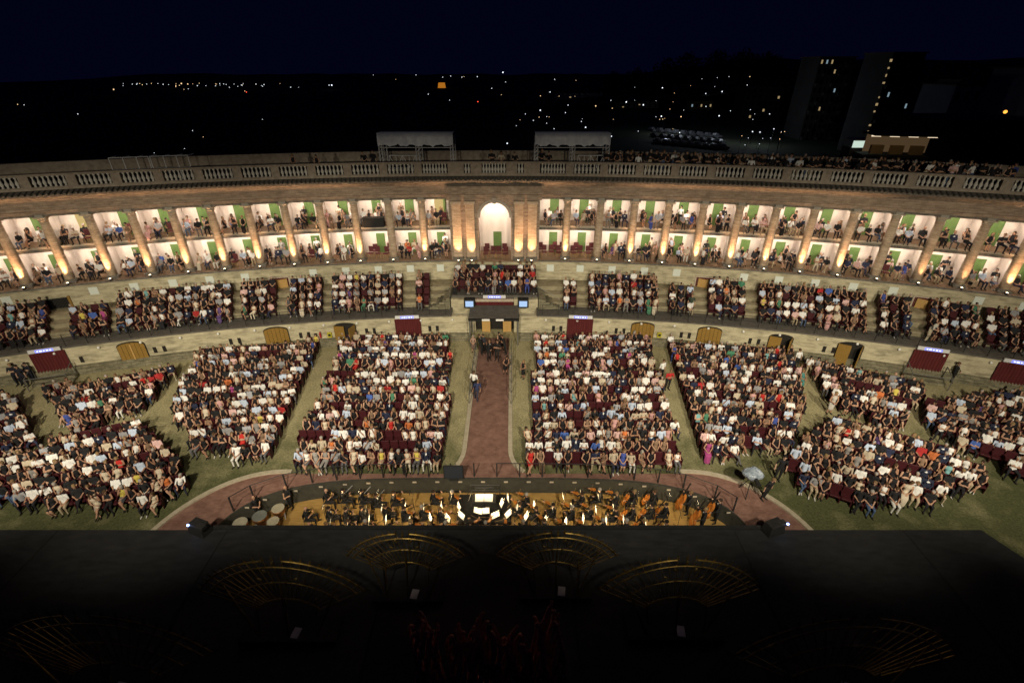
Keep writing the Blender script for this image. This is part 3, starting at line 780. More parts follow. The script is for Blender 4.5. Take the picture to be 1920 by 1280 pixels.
# ------------------------------------------------------------------ roof pavilions and barriers
for s, w in ((-1, 'left'), (1, 'right')):
    pv = empty('truss_pavilion', (s * 6.45, 44.0, ZROOF), 0, 'aluminium truss pavilion with grey tarpaulin on the roof %s of the arch' % w, 'pavilion')
    for x in (-2.95, 0.1, 2.95):
        for y in (-.75, .9):
            t_ = MB()
            for dx, dy in ((-.12, -.12), (.12, -.12), (.12, .12), (-.12, .12)): t_.tube((x + dx, y + dy, 0), (x + dx, y + dy, 2.75), .025, None, 5)
            for k in range(9): t_.tube((x - .12, y - .12, k * .3), (x + .12, y - .12, k * .3 + .3), .015, None, 4)
            t_.obj('truss_leg', M['grey_metal'], pv)
    n = 26
    vs, fs = [], []
    for i in range(n + 1):
        x = -3.1 + 6.2 * i / n
        dr_ = .08 * math.sin(i * 1.3 + s) + .05 * math.sin(i * 2.9)
        vs += [(x, 1.0, 2.98), (x, -.9, 3.05), (x, -.95 + .05 * math.sin(i * 1.7), 2.7), (x, -.95 + .06 * math.sin(i * 2.2), 2.1 + dr_)]
    for i in range(n):
        for j in range(3): fs.append((i * 4 + j, (i + 1) * 4 + j, (i + 1) * 4 + j + 1, i * 4 + j + 1))
    MB().add(vs, fs).obj('tarpaulin', M['tarp'], pv, True)
    MB().tube((-3, -.7, 1.9), (3, -.7, 1.9), .03, None, 5).tube((-3, -.7, 2.72), (3, -.7, 2.72), .04, None, 5).obj('cross_bar', M['grey_metal'], pv)
    br = MB()
    x0 = -2.3 if s < 0 else .5
    br.tube((x0, -.75, .3), (x0 + 2.2, -.75, .3), .035, None, 5).tube((x0, -.75, 1.3), (x0 + 2.2, -.75, 1.3), .035, None, 5)
    for k in range(5):
        br.tube((x0 + k * .55, -.75, .3), (x0 + k * .55, -.75, 1.3), .025, None, 5)
        if k < 4: br.tube((x0 + k * .55, -.75, .3 if k % 2 else 1.3), (x0 + k * .55 + .55, -.75, 1.3 if k % 2 else .3), .025, None, 5)
    br.obj('truss_panel', M['grey_metal'], pv)
    for k in range(2): MB().box((-1.4 + 2.2 * k, -.1, 2.2), (.35, .3, .5)).obj('spotlight_housing', M['black'], pv)
for k, u in enumerate((235, 305)):
    Xb = Xwall(*pixY(u, 308, 38.4)[:2], -1.0)
    e = empty('crowd_barrier', P(Xb, -1.2, ZROOF), phi(Xb), '%s of two grey metal barrier frames behind the balustrade at left' % ('left-hand', 'right-hand')[k], 'barrier', 'barriers on the roof')
    for x in (-1.3, -.4, .5, 1.3): MB().tube((x, 0, 0), (x, 0, 1.75), .035, None, 5).tube((x, 0, 1.75), (x + .2, .8, 1.75), .03, None, 5).obj('upright', M['grey_metal'], e)
    MB().tube((-1.3, 0, 1.75), (1.3, 0, 1.75), .035, None, 5).tube((-1.3, 0, .9), (1.3, 0, .9), .03, None, 5).obj('rail', M['grey_metal'], e)

# ------------------------------------------------------------------ the town and countryside at night
def building(name, u0, u1, vtop, vbase, Y, label, m_, lit=(), rows=6, cols=6, depth=12, rz=0.0, zb=-2.0):
    x0, _, _ = pixY(u0, vbase, Y); x1, _, zt = pixY(u1, vtop, Y)
    w, h = x1 - x0, zt - zb
    e = empty(name, ((x0 + x1) / 2, Y, zb), rz, label, 'building')
    MB().box((0, depth / 2, h / 2), (w, depth, h)).obj('wall', m_, e)
    MB().box((0, depth / 2, h + .15), (w + .8, depth + .8, .3)).obj('roof', M['roof'], e)
    ww, wh = w / cols * .38, min(1.7, h / rows * .5)
    pane = MB().box((0, 0, 0), (ww, .08, wh)).mesh('window', M['glass_dark'])
    for r in range(rows):
        for c in range(cols):
            o = put('window', pane, e, (-w / 2 + w * (c + .5) / cols, -.03, h * (r + .55) / rows))
            if (r + 2 * c) % 3 == 0 and rows > 5: put('balcony', MB().box((0, -.5, -wh * .75), (ww * 1.7, 1.0, .9)).mesh('balcony', m_), o)
            if (r, c) in lit:
                put('lit_pane', MB().box((0, -.06, 0), (ww * .8, .04, wh * .8)).mesh('lit_pane', M['win_warm' if (r + c) % 3 else 'win_cool']), o)
    return e
building('apartment_tower', 1612, 1738, 100, 296, 150, 'tall dark apartment tower with a lit stair shaft', M['facade_dark'], {(2, 4), (5, 1), (4, 5)}, 9, 6)
sx, _, _ = pixY(1612, 200, 148.5)
st = bpy.data.objects['apartment_tower']
for k in range(12):
    if k not in (3, 7): MB().box((0, 0, 0), (.3 + .15 * (k % 3), .1, .45 + .2 * (k % 2))).obj('stair_window', M['win_warm'], st, loc=(-4.6, -.2, 4.5 + k * 1.75))
building('apartment_block', 1490, 1606, 108, 292, 185, 'wide dark apartment block left of the lit stair tower', M['facade_dark'], {(7, 3), (5, 4), (3, 2), (8, 0), (8, 1), (8, 2)}, 9, 7)
building('pale_house', 1770, 1885, 160, 222, 120, 'pale bluish plastered house front at the far right', M['facade'], {(2, 4)}, 4, 5, 10, 0, -2)
building('town_house', 1745, 1800, 152, 300, 135, 'narrow town house left of the pale house front', M['facade_dark'], {(4, 1), (2, 0)}, 6, 3)
building('tall_house', 1888, 1990, 128, 300, 105, 'orange lit house at the right edge', M['facade'], (), 6, 4)
building('long_roofed_hall', 1750, 2000, 232, 330, 75, 'long low dark hall behind the roof crowd at right', M['facade_dark'], (), 2, 6, 14)
building('low_block', 1380, 1470, 165, 262, 260, 'low dark block in the middle of the right-hand town', M['facade_dark'], {(1, 3), (3, 5), (0, 1)}, 5, 6)
building('hill_house', 1292, 1338, 190, 208, 330, 'small house with a warm floodlit front on the hillside', mat('floodlit_ochre', (.4, .3, .12), .9, (.48, .36, .15), 1), {(0, 0), (0, 2), (0, 4)}, 1, 5, 8, 0, pixY(1300, 208, 330)[2])
building('grey_block', 1150, 1235, 190, 235, 340, 'long grey block below the hill', M['facade'], {(1, 4), (0, 1)}, 3, 8)
building('cream_block', 1040, 1130, 175, 230, 380, 'pale block of flats beyond the right pavilion', M['facade'], {(1, 6), (2, 2)}, 4, 8)
# floodlit tower on the far hill
tx, ty, tz = pixY(826, 172, 700)
e = empty('floodlit_tower', (tx, ty, -2), 0, 'orange floodlit tower far away on the plain', 'tower')
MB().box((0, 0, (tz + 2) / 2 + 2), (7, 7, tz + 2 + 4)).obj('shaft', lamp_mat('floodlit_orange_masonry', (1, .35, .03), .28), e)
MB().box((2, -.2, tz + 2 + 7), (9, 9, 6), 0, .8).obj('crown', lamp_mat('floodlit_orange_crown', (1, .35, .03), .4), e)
# lit kiosk
kx, ky, kz = pixY(1680, 292, 70)
e = empty('lit_kiosk', (kx, ky, -2), R(-12), 'brightly lit kiosk with awning behind the roof crowd at right', 'kiosk')
hk = kz + 2
MB().box((0, 2, hk / 2), (8, 4, hk)).obj('base', M['facade_dark'], e)
MB().box((0, 1.2, hk + 1.4), (7.6, .1, 2.2)).obj('lit_wall', lamp_mat('kiosk_interior', (1, .62, .3), .06), e)
MB().box((0, -.2, hk + 2.7), (8.4, 4, .2)).obj('awning', M['facade_dark'], e)
for k in range(4): MB().box((-3.4 + 2.2 * k, -.6, hk + 2.45), (1.1, .15, .15)).obj('tube_lamp', lamp_mat('kiosk_tube', (1, .8, .55), 1.1), e)
for k in range(3): MB().box((-2.5 + 2.4 * k, .3, hk + .7), (1.5, .6, 1.1)).obj('counter', M['wood_light'], e)
kx, ky, kz = pixY(1618, 276, 74)
e = empty('lit_stall', (kx, ky, -2), 0, 'small white lit stall left of the kiosk', 'stall')
MB().box((0, 1, (kz + 2) / 2), (3.5, 2, kz + 2)).obj('base', M['facade_dark'], e)
MB().box((0, -.1, kz + 2.4), (3.2, .1, .9)).obj('lit_front', lamp_mat('stall_front', (.8, 1, .85), .7), e)
MB().box((0, .4, kz + 3.0), (3.8, 2.4, .15)).obj('stall_roof', M['facade'], e)
# hill behind the town
hv, hf = [], []
NX, NY = 70, 14
for j in range(NY + 1):
    for i in range(NX + 1):
        x = -900 + 2700 * i / NX; y = 330 + 1500 * j / NY
        u = 960 + FPX * (x - CAMX) / (y * math.cos(PITCH) + (CAMH - 5) * math.sin(PITCH))
        h = 0
        if u > 1000: h = 30 * min(1, (u - 1000) / 350) * math.exp(-((y - 520) / 170) ** 2)
        h += (6 + 5 * math.sin(x * .013) * math.cos(y * .009)) * math.exp(-((y - 1500) / 300) ** 2)
        h += 1.5 * math.sin(x * .05 + j) * min(1, h / 6)
        hv.append((x, y, -2.02 + h))
for j in range(NY):
    for i in range(NX):
        a = j * (NX + 1) + i
        hf.append((a, a + 1, a + NX + 2, a + NX + 1))
tag(MB().add(hv, hf).obj('hill', M['earth'], None, True), kind='structure')
def hz(x, y):
    u = 960 + FPX * (x - CAMX) / (y * math.cos(PITCH) + (CAMH - 5) * math.sin(PITCH))
    h = 30 * min(1, max(0, (u - 1000) / 350)) * math.exp(-((y - 520) / 170) ** 2)
    h += (6 + 5 * math.sin(x * .013) * math.cos(y * .009)) * math.exp(-((y - 1500) / 300) ** 2)
    return -2.02 + (h if y >= 330 else 0)
# street lamps: (u, v, kind)
LAMPS = [(45, 197, 'w'), (33, 196, 'a'), (146, 214, 'w'), (213, 168, 'o'), (231, 157, 'w'), (248, 158, 'w'), (262, 157, 'a'), (275, 158, 'w'), (296, 157, 'w'), (316, 159, 'w'), (330, 157, 'a'), (340, 157, 'o'), (352, 158, 'o'), (370, 161, 'w'),
         (386, 161, 'w'), (345, 168, 'a'), (353, 167, 'w'), (405, 158, 'a'), (430, 164, 'w'), (456, 157, 'w'), (459, 171, 'a'), (462, 173, 'r'), (480, 158, 'w'), (495, 159, 'w'), (525, 157, 'a'), (545, 164, 'w'), (560, 164, 'w'), (617, 160, 'b'), (622, 160, 'b'),
         (492, 224, 'w'), (361, 245, 'w'), (381, 257, 'a'), (346, 279, 'w'), (289, 287, 'w'), (700, 141, 'w'), (742, 149, 'a'), (780, 141, 'w'), (803, 177, 'w'), (830, 145, 'w'), (845, 143, 'w'), (866, 145, 'w'), (870, 144, 'a'), (895, 144, 'w'), (896, 191, 'r'),
         (843, 188, 'w'), (922, 166, 'w'), (943, 136, 'b'), (948, 154, 'w'), (940, 178, 'a'), (951, 269, 'b'), (1040, 149, 'w'), (1078, 181, 'a'), (1117, 199, 'o'), (1190, 164, 'w'), (1242, 165, 'b'), (1230, 189, 'w'), (1268, 127, 'w'), (1316, 148, 'w'), (1345, 146, 'w'),
         (1295, 161, 'a'), (1354, 172, 'b'), (1367, 144, 'w'), (1406, 144, 'a'), (1415, 214, 'w'), (1443, 214, 'b'), (1394, 202, 'a'), (1277, 219, 'o'), (1237, 224, 'a'), (1451, 242, 'b'), (1465, 247, 'w'), (1411, 247, 'b'), (1425, 248, 'b'), (1391, 255, 'a'), (1403, 259, 'w'),
         (1430, 260, 'w'), (1445, 259, 'w'), (1462, 261, 'a'), (1424, 270, 'w'), (1397, 272, 'w'), (1150, 224, 'a'), (1092, 223, 'w'), (1013, 207, 'b'), (1025, 219, 'w'), (985, 214, 'w'), (975, 225, 'a'), (1000, 226, 'w'), (968, 236, 'w'), (1885, 210, 'O')]
rl_ = random.Random(12)
for k in range(46):
    LAMPS.append((rl_.uniform(1010, 1500), rl_.uniform(150, 262), rl_.choice('wwaab')))
for k in range(24):
    LAMPS.append((rl_.uniform(225, 560), rl_.uniform(155, 163), rl_.choice('wwa')))
LAMPS.sort()
lm = {'w': 'lamp_white', 'b': 'lamp_white', 'a': 'lamp_warm', 'o': 'lamp_warm', 'r': 'lamp_red', 'O': 'lamp_orange'}
wordy = {'w': 'white', 'b': 'bright white', 'a': 'warm', 'o': 'amber', 'r': 'red', 'O': 'glowing orange'}
cnt = {}
for u, v, k in LAMPS:
    # ground distance where the line of sight meets the land about five metres below the lantern
    Y = 60.0
    while Y < 1700:
        x, _, z = pixY(u, v, Y)
        if z - 5.0 <= hz(x, Y): break
        Y *= 1.03
    if k == 'O': Y = 100
    x, _, z = pixY(u, v, Y)
    zg = min(hz(x, Y), z - 3)
    side = 'left' if u < 700 else ('centre' if u < 1000 else 'right')
    cnt[(side, k)] = cnt.get((side, k), 0) + 1
    e = empty('street_lamp', (x, Y, zg), 0, 'distant %s street lamp, %s of its colour from left, %s of the horizon' % (wordy[k], ORD[cnt[(side, k)]] , side), 'street lamp', 'street lamps of the distant town')
    r_ = Y * (.00055 if k in 'wa' else .0010) * (.7 + .6 * ((u * 7) % 1 if u % 1 else (u % 7) / 7))
    MB().tube((0, 0, 0), (0, 0, z - zg), max(.05, r_ * .2), None, 5).obj('pole', M['iron'], e)
    MB().ball((0, 0, z - zg), r_ if k != 'O' else .3, 8, 5).obj('lantern', M[lm[k]], e)
# cars in the far car park
carm = MB().box((0, 0, .55), (1.75, 4.2, .7)).box((0, .2, 1.15), (1.5, 2.1, .55), 0, .8)
for x in (-.8, .8):
    for y in (-1.3, 1.3): carm.tube((x - .1, y, .32), (x + .1, y, .32), .32, None, 8)
car_me = carm.mesh('parked_car', M['car'])
for r in range(3):
    for c in range(9):
        x, y, _ = pix(1222 + c * 15 + r * 6, 246 + r * 11 + c * 1.5, -2.0)
        o = put('parked_car', car_me, None, (x, y, -1.98), (0, 0, R(20)))
        tag(o, 'parked car, %s from left in the %s row of the far car park' % (ORD[c + 1], ('back', 'middle', 'front')[r]), 'car', 'cars in the far car park')
# car park lamp posts light the cars a little
for u, v in ((1250, 238), (1330, 250), (1420, 258)):
    x, y, _ = pix(u, v + 15, -2.0)
    ld = bpy.data.lights.new('car_park_lamp', 'POINT'); ld.energy = 900; ld.color = (.8, .9, 1); ld.shadow_soft_size = .3
    lo = bpy.data.objects.new('car_park_lamp_light', ld); COL.objects.link(lo); lo.location = (x, y, 5)
# trees on the skyline at right
def tree(x, y, h, label, seed):
    r2 = random.Random(seed)
    e = empty('tree', (x, y, hz(x, y) - 3.0), 0, label, 'tree', 'trees on the right-hand skyline')
    MB().tube((0, 0, 0), (0, 0, h * .5), .35, .2, 6).tube((0, 0, h * .4), (h * .15, 0, h * .7), .18, .08, 5).tube((0, 0, h * .45), (-h * .14, .3, h * .72), .18, .08, 5).obj('trunk', M['bark'], e)
    mb = MB()
    for k in range(420):
        a, b2, rr_ = r2.uniform(0, 6.28), r2.uniform(-1, 1), r2.random() ** .4
        q = math.sqrt(1 - b2 * b2)
        lb = k % 4
        c = Vector((math.cos(a) * q * rr_ * h * .3 + h * (0, .32, -.34, .1)[lb], math.sin(a) * q * rr_ * h * .3, h * (.66, .5, .46, .35)[lb] + b2 * rr_ * h * .3))
        s = h * .05
        u_ = Vector((r2.uniform(-1, 1), r2.uniform(-1, 1), r2.uniform(-1, 1))).normalized() * s
        w_ = u_.orthogonal().normalized() * s
        mb.add([c - u_, c + w_, c + u_, c - w_], [(0, 1, 2, 3)])
    mb.obj('crown', M['leaf'], e)
for k, (u, v, Y, h) in enumerate(((1195, 135, 420, 15), (1250, 130, 430, 17), (1290, 122, 440, 18), (1345, 118, 430, 17), (1395, 116, 420, 18), (1440, 112, 400, 19), (1150, 148, 440, 14), (1760, 116, 140, 14), (1850, 108, 135, 15))):
    x, _, _ = pixY(u, v, Y)
    tree(x, Y, h, 'dark tree on the skyline, %s of nine from the left' % ORD[[6, 0, 1, 2, 3, 4, 5, 7, 8].index(k) + 1] if False else 'dark tree on the skyline, %s of nine from the left' % ORD[sorted(range(9), key=lambda q: (1195, 1250, 1290, 1345, 1395, 1440, 1150, 1760, 1850)[q]).index(k) + 1], k)

# ------------------------------------------------------------------ people: prototypes
TAGS = {'skin': 0, 'hair': 1, 'top': 2, 'bottom': 3, 'shoe': 4, 'shirt': 5, 'eye': 6}
class Body:
    def __init__(s): s.p = []
    def cap(s, t, a, b2, r0, r1=None):
        s.p.append(('c', t, Vector(a), Vector(b2), r0, r0 if r1 is None else r1)); return s
    def ell(s, t, c, r):
        s.p.append(('e', t, Vector(c), Vector(r), 0, 0)); return s
def head(B, c, yaw=0.0, long_hair=False, bald=False, tilt=0.0):
    c = Vector(c)
    f = Vector((math.sin(yaw), -math.cos(yaw), -tilt)).normalized()
    sd = Vector((math.cos(yaw), math.sin(yaw), 0))
    B.ell('skin', c, (.078, .095, .115))
    B.cap('skin', c + f * .085 + Vector((0, 0, .0)), c + f * .108 + Vector((0, 0, -.025)), .012, .016)
    for s in (-1, 1):
        B.ell('eye', c + f * .088 + sd * (s * .032) + Vector((0, 0, .018)), (.012, .012, .009))
        B.ell('skin', c + sd * (s * .08) + Vector((0, 0, -.005)), (.014, .02, .03))
    if not bald:
        B.ell('hair', c - f * .024 + Vector((0, 0, .042)), (.095, .107, .102))
        if long_hair:
            B.cap('hair', c - f * .07 + Vector((0, 0, .0)), c - f * .085 + Vector((0, 0, -.2)), .07, .05)
            for s in (-1, 1): B.cap('hair', c - f * .02 + sd * (s * .07) + Vector((0, 0, .01)), c - f * .02 + sd * (s * .075) + Vector((0, 0, -.15)), .035, .025)
def hand(B, w, d, up=(0, 0, 1)):
    """palm with four fingers and a thumb from the wrist w along d"""
    w, d = Vector(w), Vector(d).normalized()
    n = Vector(up); n = (n - d * n.dot(d)).normalized(); s = d.cross(n)
    B.cap('skin', w, w + d * .06, .028, .034)
    for k, ln in enumerate((.055, .068, .064, .048)):
        o = w + d * .075 + s * ((k - 1.5) * .021)
        m = o + d * ln * .6 - n * .008
        B.cap('skin', o, m, .0095, .009); B.cap('skin', m, m + d * ln * .5 - n * .022, .009, .0075)
    t = w + d * .03 + s * -.035
    B.cap('skin', t, t + d * .04 - s * .025 - n * .01, .011, .009)
def seated(arms='lap', legs='flat', fem=False, dress=False, bare=False, long_hair=False, bald=False, lean=0.0, yaw=0.0, suit=False, hz_=.46, longdress=False):
    B = Body()
    sw = .158 if fem else .178
    hip = Vector((0, 0.02, hz_ + .08)); ch = Vector((0, .06 - lean, hz_ + .46)); nk = ch + Vector((0, -.01 - lean * .3, .13)); hd = nk + Vector((0, -.035 - lean * .2, .17))
    B.ell('bottom', hip, (.175, .14, .12))
    B.cap('top', hip + Vector((0, 0, .06)), ch + Vector((0, 0, -.12)), .13 if fem else .145, .14 if fem else .155)
    B.ell('top', ch, (sw - .02, .115, .15))
    if suit: B.ell('shirt', ch + Vector((0, -.075, -.03)), (.055, .06, .15))
    if fem: B.ell('top', ch + Vector((0, -.07, -.05)), (.12, .07, .06))
    B.cap('skin', nk - Vector((0, 0, .06)), nk + Vector((0, 0, .08)), .05)
    head(B, hd, yaw, long_hair, bald)
    at = 'skin' if bare else 'top'
    for s in (-1, 1):
        sh = ch + Vector((s * sw, 0.0, .07))
        if arms == 'lap': el = sh + Vector((s * .05, -.06, -.27)); wr = Vector((s * .06, -.26, hz_ + .17)); hdv = (-s * .7, -.7, -.1)
        elif arms == 'knees': el = sh + Vector((s * .06, -.12, -.25)); wr = Vector((s * .12, -.36, hz_ + .15)); hdv = (0, -1, -.3)
        elif arms == 'cross': el = sh + Vector((s * .05, -.08, -.26)); wr = ch + Vector((-s * .08, -.17, -.13 + .03 * s)); hdv = (-s, -.2, .1)
        elif arms == 'chin': el = (sh + Vector((s * .04, -.1, -.27))); wr = (hd + Vector((.04, -.1, -.15)) if s > 0 else Vector((-.02, -.24, hz_ + .2))); hdv = ((-.2, -.2, 1) if s > 0 else (.8, -.3, 0))
        elif arms == 'violin':
            if s < 0: el = sh + Vector((-.02, -.22, -.16)); wr = sh + Vector((-.12, -.48, .06)); hdv = (.3, -.7, .5)
            else: el = sh + Vector((.2, -.16, -.12)); wr = sh + Vector((.12, -.36, .04)); hdv = (-.6, -.6, 0)
        elif arms == 'cello':
            if s < 0: el = sh + Vector((-.14, -.18, -.12)); wr = sh + Vector((.08, -.3, .03)); hdv = (.6, -.2, .5)
            else: el = sh + Vector((.16, -.18, -.2)); wr = Vector((.16, -.44, hz_ + .22)); hdv = (-.6, -.6, -.2)
        elif arms == 'wind': el = sh + Vector((s * .08, -.16, -.22)); wr = ch + Vector((s * .035 + .02, -.34, -.02 - .06 * s)); hdv = (-s * .6, -.3, .3)
        elif arms == 'horn': el = sh + Vector((s * .1, -.14, -.22)); wr = ch + Vector((s * .14, -.27, -.06)); hdv = (-s * .5, -.6, .2)
        B.cap(at, sh, el, .056 if not fem else .047, .045 if not fem else .038)
        B.cap('skin' if (bare or not suit) and arms != 'violin' or bare else 'top', el, wr, .041 if not fem else .034, .028)
        hand(B, wr, hdv)
        if legs == 'flat': kn = Vector((s * .11, -.44, hz_ + .07)); an = Vector((s * .12, -.43, .09)); to = Vector((s * .14, -.58, .04))
        elif legs == 'apart': kn = Vector((s * .21, -.4, hz_ + .07)); an = Vector((s * .2, -.38, .09)); to = Vector((s * .25, -.52, .04))
        elif legs == 'cross':
            if s > 0: kn = Vector((.0, -.45, hz_ + .16)); an = Vector((-.17, -.56, .2)); to = Vector((-.22, -.68, .13))
            else: kn = Vector((-.08, -.44, hz_ + .04)); an = Vector((-.05, -.42, .09)); to = Vector((-.06, -.57, .04))
        elif legs == 'tuck': kn = Vector((s * .07, -.43, hz_ + .06)); an = Vector((s * .07, -.28, .1)); to = Vector((s * .08, -.4, .04))
        lt = 'skin' if (dress and not longdress) else 'bottom'
        B.cap('bottom', (s * .09, -.02, hz_ + .07), kn if not dress else Vector((s * .09, -.02, hz_ + .07)).lerp(kn, .82), .092 if not fem else .085, .07)
        if dress and not longdress: B.cap('skin', Vector((s * .09, -.02, hz_ + .07)).lerp(kn, .8), kn, .06, .055)
        B.cap(lt, kn, an, .058, .04)
        B.cap('shoe', an - Vector((0, 0, .03)), to, .042, .034)
    if dress: B.cap('bottom', (0, -.1, hz_ + .09), (0, -.33, hz_ + .08), .11, .10)
    if longdress: B.cap('bottom', (0, -.4, hz_ + .02), (0, -.42, .12), .13, .17)
    return B
def standing(arms='side', fem=False, dress=False, bare=False, long_hair=False, bald=False, suit=False, yaw=0.0, lean=0.0, step=0.0):
    B = Body()
    H = .96 if fem else 1.0
    sw = .16 if fem else .185
    hip = Vector((0, 0, .93 * H)); ch = Vector((0, -lean, 1.30 * H)); nk = ch + Vector((0, -lean * .4, .15)); hd = nk + Vector((0, -.02 - lean * .3, .165))
    B.ell('bottom', hip, (.17, .12, .13))
    B.cap('top', hip + Vector((0, 0, .08)), ch, .125, .14); B.ell('top', ch, (sw - .02, .115, .16))
    if suit: B.ell('shirt', ch + Vector((0, -.075, -.03)), (.055, .06, .16))
    if fem: B.ell('top', ch + Vector((0, -.07, -.05)), (.12, .065, .06))
    B.cap('skin', nk - Vector((0, 0, .06)), nk + Vector((0, 0, .08)), .05)
    head(B, hd, yaw, long_hair, bald)
    for s in (-1, 1):
        sh = ch + Vector((s * sw, 0, .08))
        if arms == 'side': el = sh + Vector((s * .06, .02, -.28)); wr = el + Vector((s * .01, -.05, -.25)); hdv = (0, -.1, -1)
        elif arms == 'front': el = sh + Vector((s * .07, -.03, -.27)); wr = ch + Vector((s * .05, -.24, -.27)); hdv = (-s, -.3, -.2)
        elif arms == 'cross': el = sh + Vector((s * .05, -.08, -.26)); wr = ch + Vector((-s * .08, -.17, -.13 + .03 * s)); hdv = (-s, -.2, .1)
        elif arms == 'up': el = (sh + Vector((s * .2, -.05, -.12)) if s > 0 else sh + Vector((s * .06, 0, -.28))); wr = (el + Vector((.1, -.15, .2)) if s > 0 else el + Vector((0, -.08, -.24))); hdv = ((.2, -.3, 1) if s > 0 else (0, -.2, -1))
        elif arms == 'bass':
            if s < 0: el = sh + Vector((-.12, -.2, .02)); wr = sh + Vector((.02, -.36, .2)); hdv = (.7, -.2, .4)
            else: el = sh + Vector((.16, -.2, -.2)); wr = el + Vector((-.02, -.24, -.12)); hdv = (-.6, -.5, -.3)
        B.cap('skin' if bare else 'top', sh, el, .056 if not fem else .047, .045)
        B.cap('skin' if not suit else 'top', el, wr, .041, .028); hand(B, wr, hdv)
        kn = Vector((s * .1, -.03 - s * step, .5 * H)); an = Vector((s * .1, .02 - s * step * 1.3, .09)); to = an + Vector((s * .03, -.16, -.05))
        B.cap('bottom', (s * .09, 0, .9 * H), kn, .09, .065)
        B.cap('skin' if dress else 'bottom', kn, an, .056, .04); B.cap('shoe', an - Vector((0, 0, .03)), to, .042, .034)
    if dress: B.cap('bottom', (0, 0, .88 * H), (0, 0, .5 * H), .14, .17)
    return B
def bake(B, hi):
    mb = MB()
    ico = bmesh.new(); bmesh.ops.create_icosphere(ico, subdivisions=2, radius=1.0)
    iv = [v.co.copy() for v in ico.verts]; iF = [tuple(v.index for v in f.verts) for f in ico.faces]; ico.free()
    for kind, t, a, b2, r0, r1 in B.p:
        if not hi and t == 'eye': continue
        if kind == 'e': mb.add([(a.x + v.x * b2.x, a.y + v.y * b2.y, a.z + v.z * b2.z) for v in iv], iF)
        else:
            d = b2 - a
            if d.length < 1e-4: d = Vector((0, 0, 1e-3))
            q = d.to_track_quat('Z', 'Y'); L = d.length
            mb.add([a + q @ Vector((v.x * (r1 if v.z > 0 else r0), v.y * (r1 if v.z > 0 else r0), (v.z * r1 + L) if v.z > 0 else v.z * r0)) for v in iv], iF)
    me = bpy.data.meshes.new('proto'); me.from_pydata(mb.v, [], mb.f)
    o = bpy.data.objects.new('proto', me); COL.objects.link(o)
    rm = o.modifiers.new('r', 'REMESH'); rm.mode = 'VOXEL'; rm.voxel_size = .0085 if hi else .024
    def grab(ratio_to):
        dg = bpy.context.evaluated_depsgraph_get()
        ev = o.evaluated_get(dg); m2 = bpy.data.meshes.new_from_object(ev)
        m2.calc_loop_triangles()
        return m2
    m2 = grab(0); nt_ = len(m2.loop_triangles); bpy.data.meshes.remove(m2)
    dc = o.modifiers.new('d', 'DECIMATE'); dc.ratio = min(1, (2400 if hi else 330) / nt_)
    m2 = grab(0)
    V = np.empty(len(m2.vertices) * 3); m2.vertices.foreach_get('co', V); V = V.reshape(-1, 3)
    F = np.empty(len(m2.loop_triangles) * 3, dtype=np.int32); m2.loop_triangles.foreach_get('vertices', F); F = F.reshape(-1, 3)
    bpy.data.objects.remove(o); bpy.data.meshes.remove(me); bpy.data.meshes.remove(m2)
    C = V[F].mean(1)
    best = np.full(len(C), 1e9); T = np.zeros(len(C), dtype=np.int32)
    for kind, t, a, b2, r0, r1 in B.p:
        a_ = np.array(a); b_ = np.array(b2)
        if kind == 'e':
            k = np.linalg.norm((C - a_) / b_, axis=1); dd = (k - 1) * min(b2)
        else:
            ab = b_ - a_; h = np.clip(((C - a_) @ ab) / max(1e-9, ab @ ab), 0, 1)
            dd = np.linalg.norm(C - a_ - h[:, None] * ab, axis=1) - (r0 + (r1 - r0) * h)
        if t == 'eye': dd = dd - .004
        m_ = dd < best; best[m_] = dd[m_]; T[m_] = TAGS[t]
    return V, F, T
PROTO_DEF = {
    'm_lap': (seated, dict(arms='lap', legs='flat')), 'm_cross': (seated, dict(arms='cross', legs='apart', lean=.02)), 'm_knees': (seated, dict(arms='knees', legs='apart', lean=.1)),
    'm_legcross': (seated, dict(arms='lap', legs='cross', yaw=.3)), 'm_suit': (seated, dict(arms='lap', legs='apart', suit=True)), 'm_bald': (seated, dict(arms='lap', legs='flat', bald=True, yaw=-.2)),
    'm_chin': (seated, dict(arms='chin', legs='flat', lean=.06)),
    'f_dress': (seated, dict(arms='lap', legs='tuck', fem=True, dress=True, bare=True, long_hair=True)), 'f_dresscross': (seated, dict(arms='lap', legs='cross', fem=True, dress=True, bare=True, long_hair=True, yaw=.4)),
    'f_top': (seated, dict(arms='cross', legs='flat', fem=True, bare=True)), 'f_long': (seated, dict(arms='lap', legs='flat', fem=True, dress=True, longdress=True, bare=True, yaw=-.3)),
    'f_turn': (seated, dict(arms='chin', legs='cross', fem=True, dress=True, bare=True, long_hair=True, yaw=.8)),
    's_man': (standing, dict(arms='side')), 's_cross': (standing, dict(arms='cross')), 's_woman': (standing, dict(arms='front', fem=True, dress=True, bare=True, long_hair=True)),
    's_suit': (standing, dict(arms='front', suit=True)), 's_walk': (standing, dict(arms='side', step=.16)), 's_lean': (standing, dict(arms='front', lean=.14)),
    'p_violin': (seated, dict(arms='violin', legs='apart', suit=True)), 'p_cello': (seated, dict(arms='cello', legs='apart', suit=True)), 'p_wind': (seated, dict(arms='wind', legs='flat', suit=True)),
    'p_horn': (seated, dict(arms='horn', legs='apart', bald=True)), 'p_bass': (standing, dict(arms='bass', suit=True)), 'p_stand': (standing, dict(arms='front', bald=True)),
}
PROTO = {}
for k, (fn, kw) in PROTO_DEF.items():
    B = fn(**kw)
    PROTO[k] = (bake(B, True), bake(B, False))
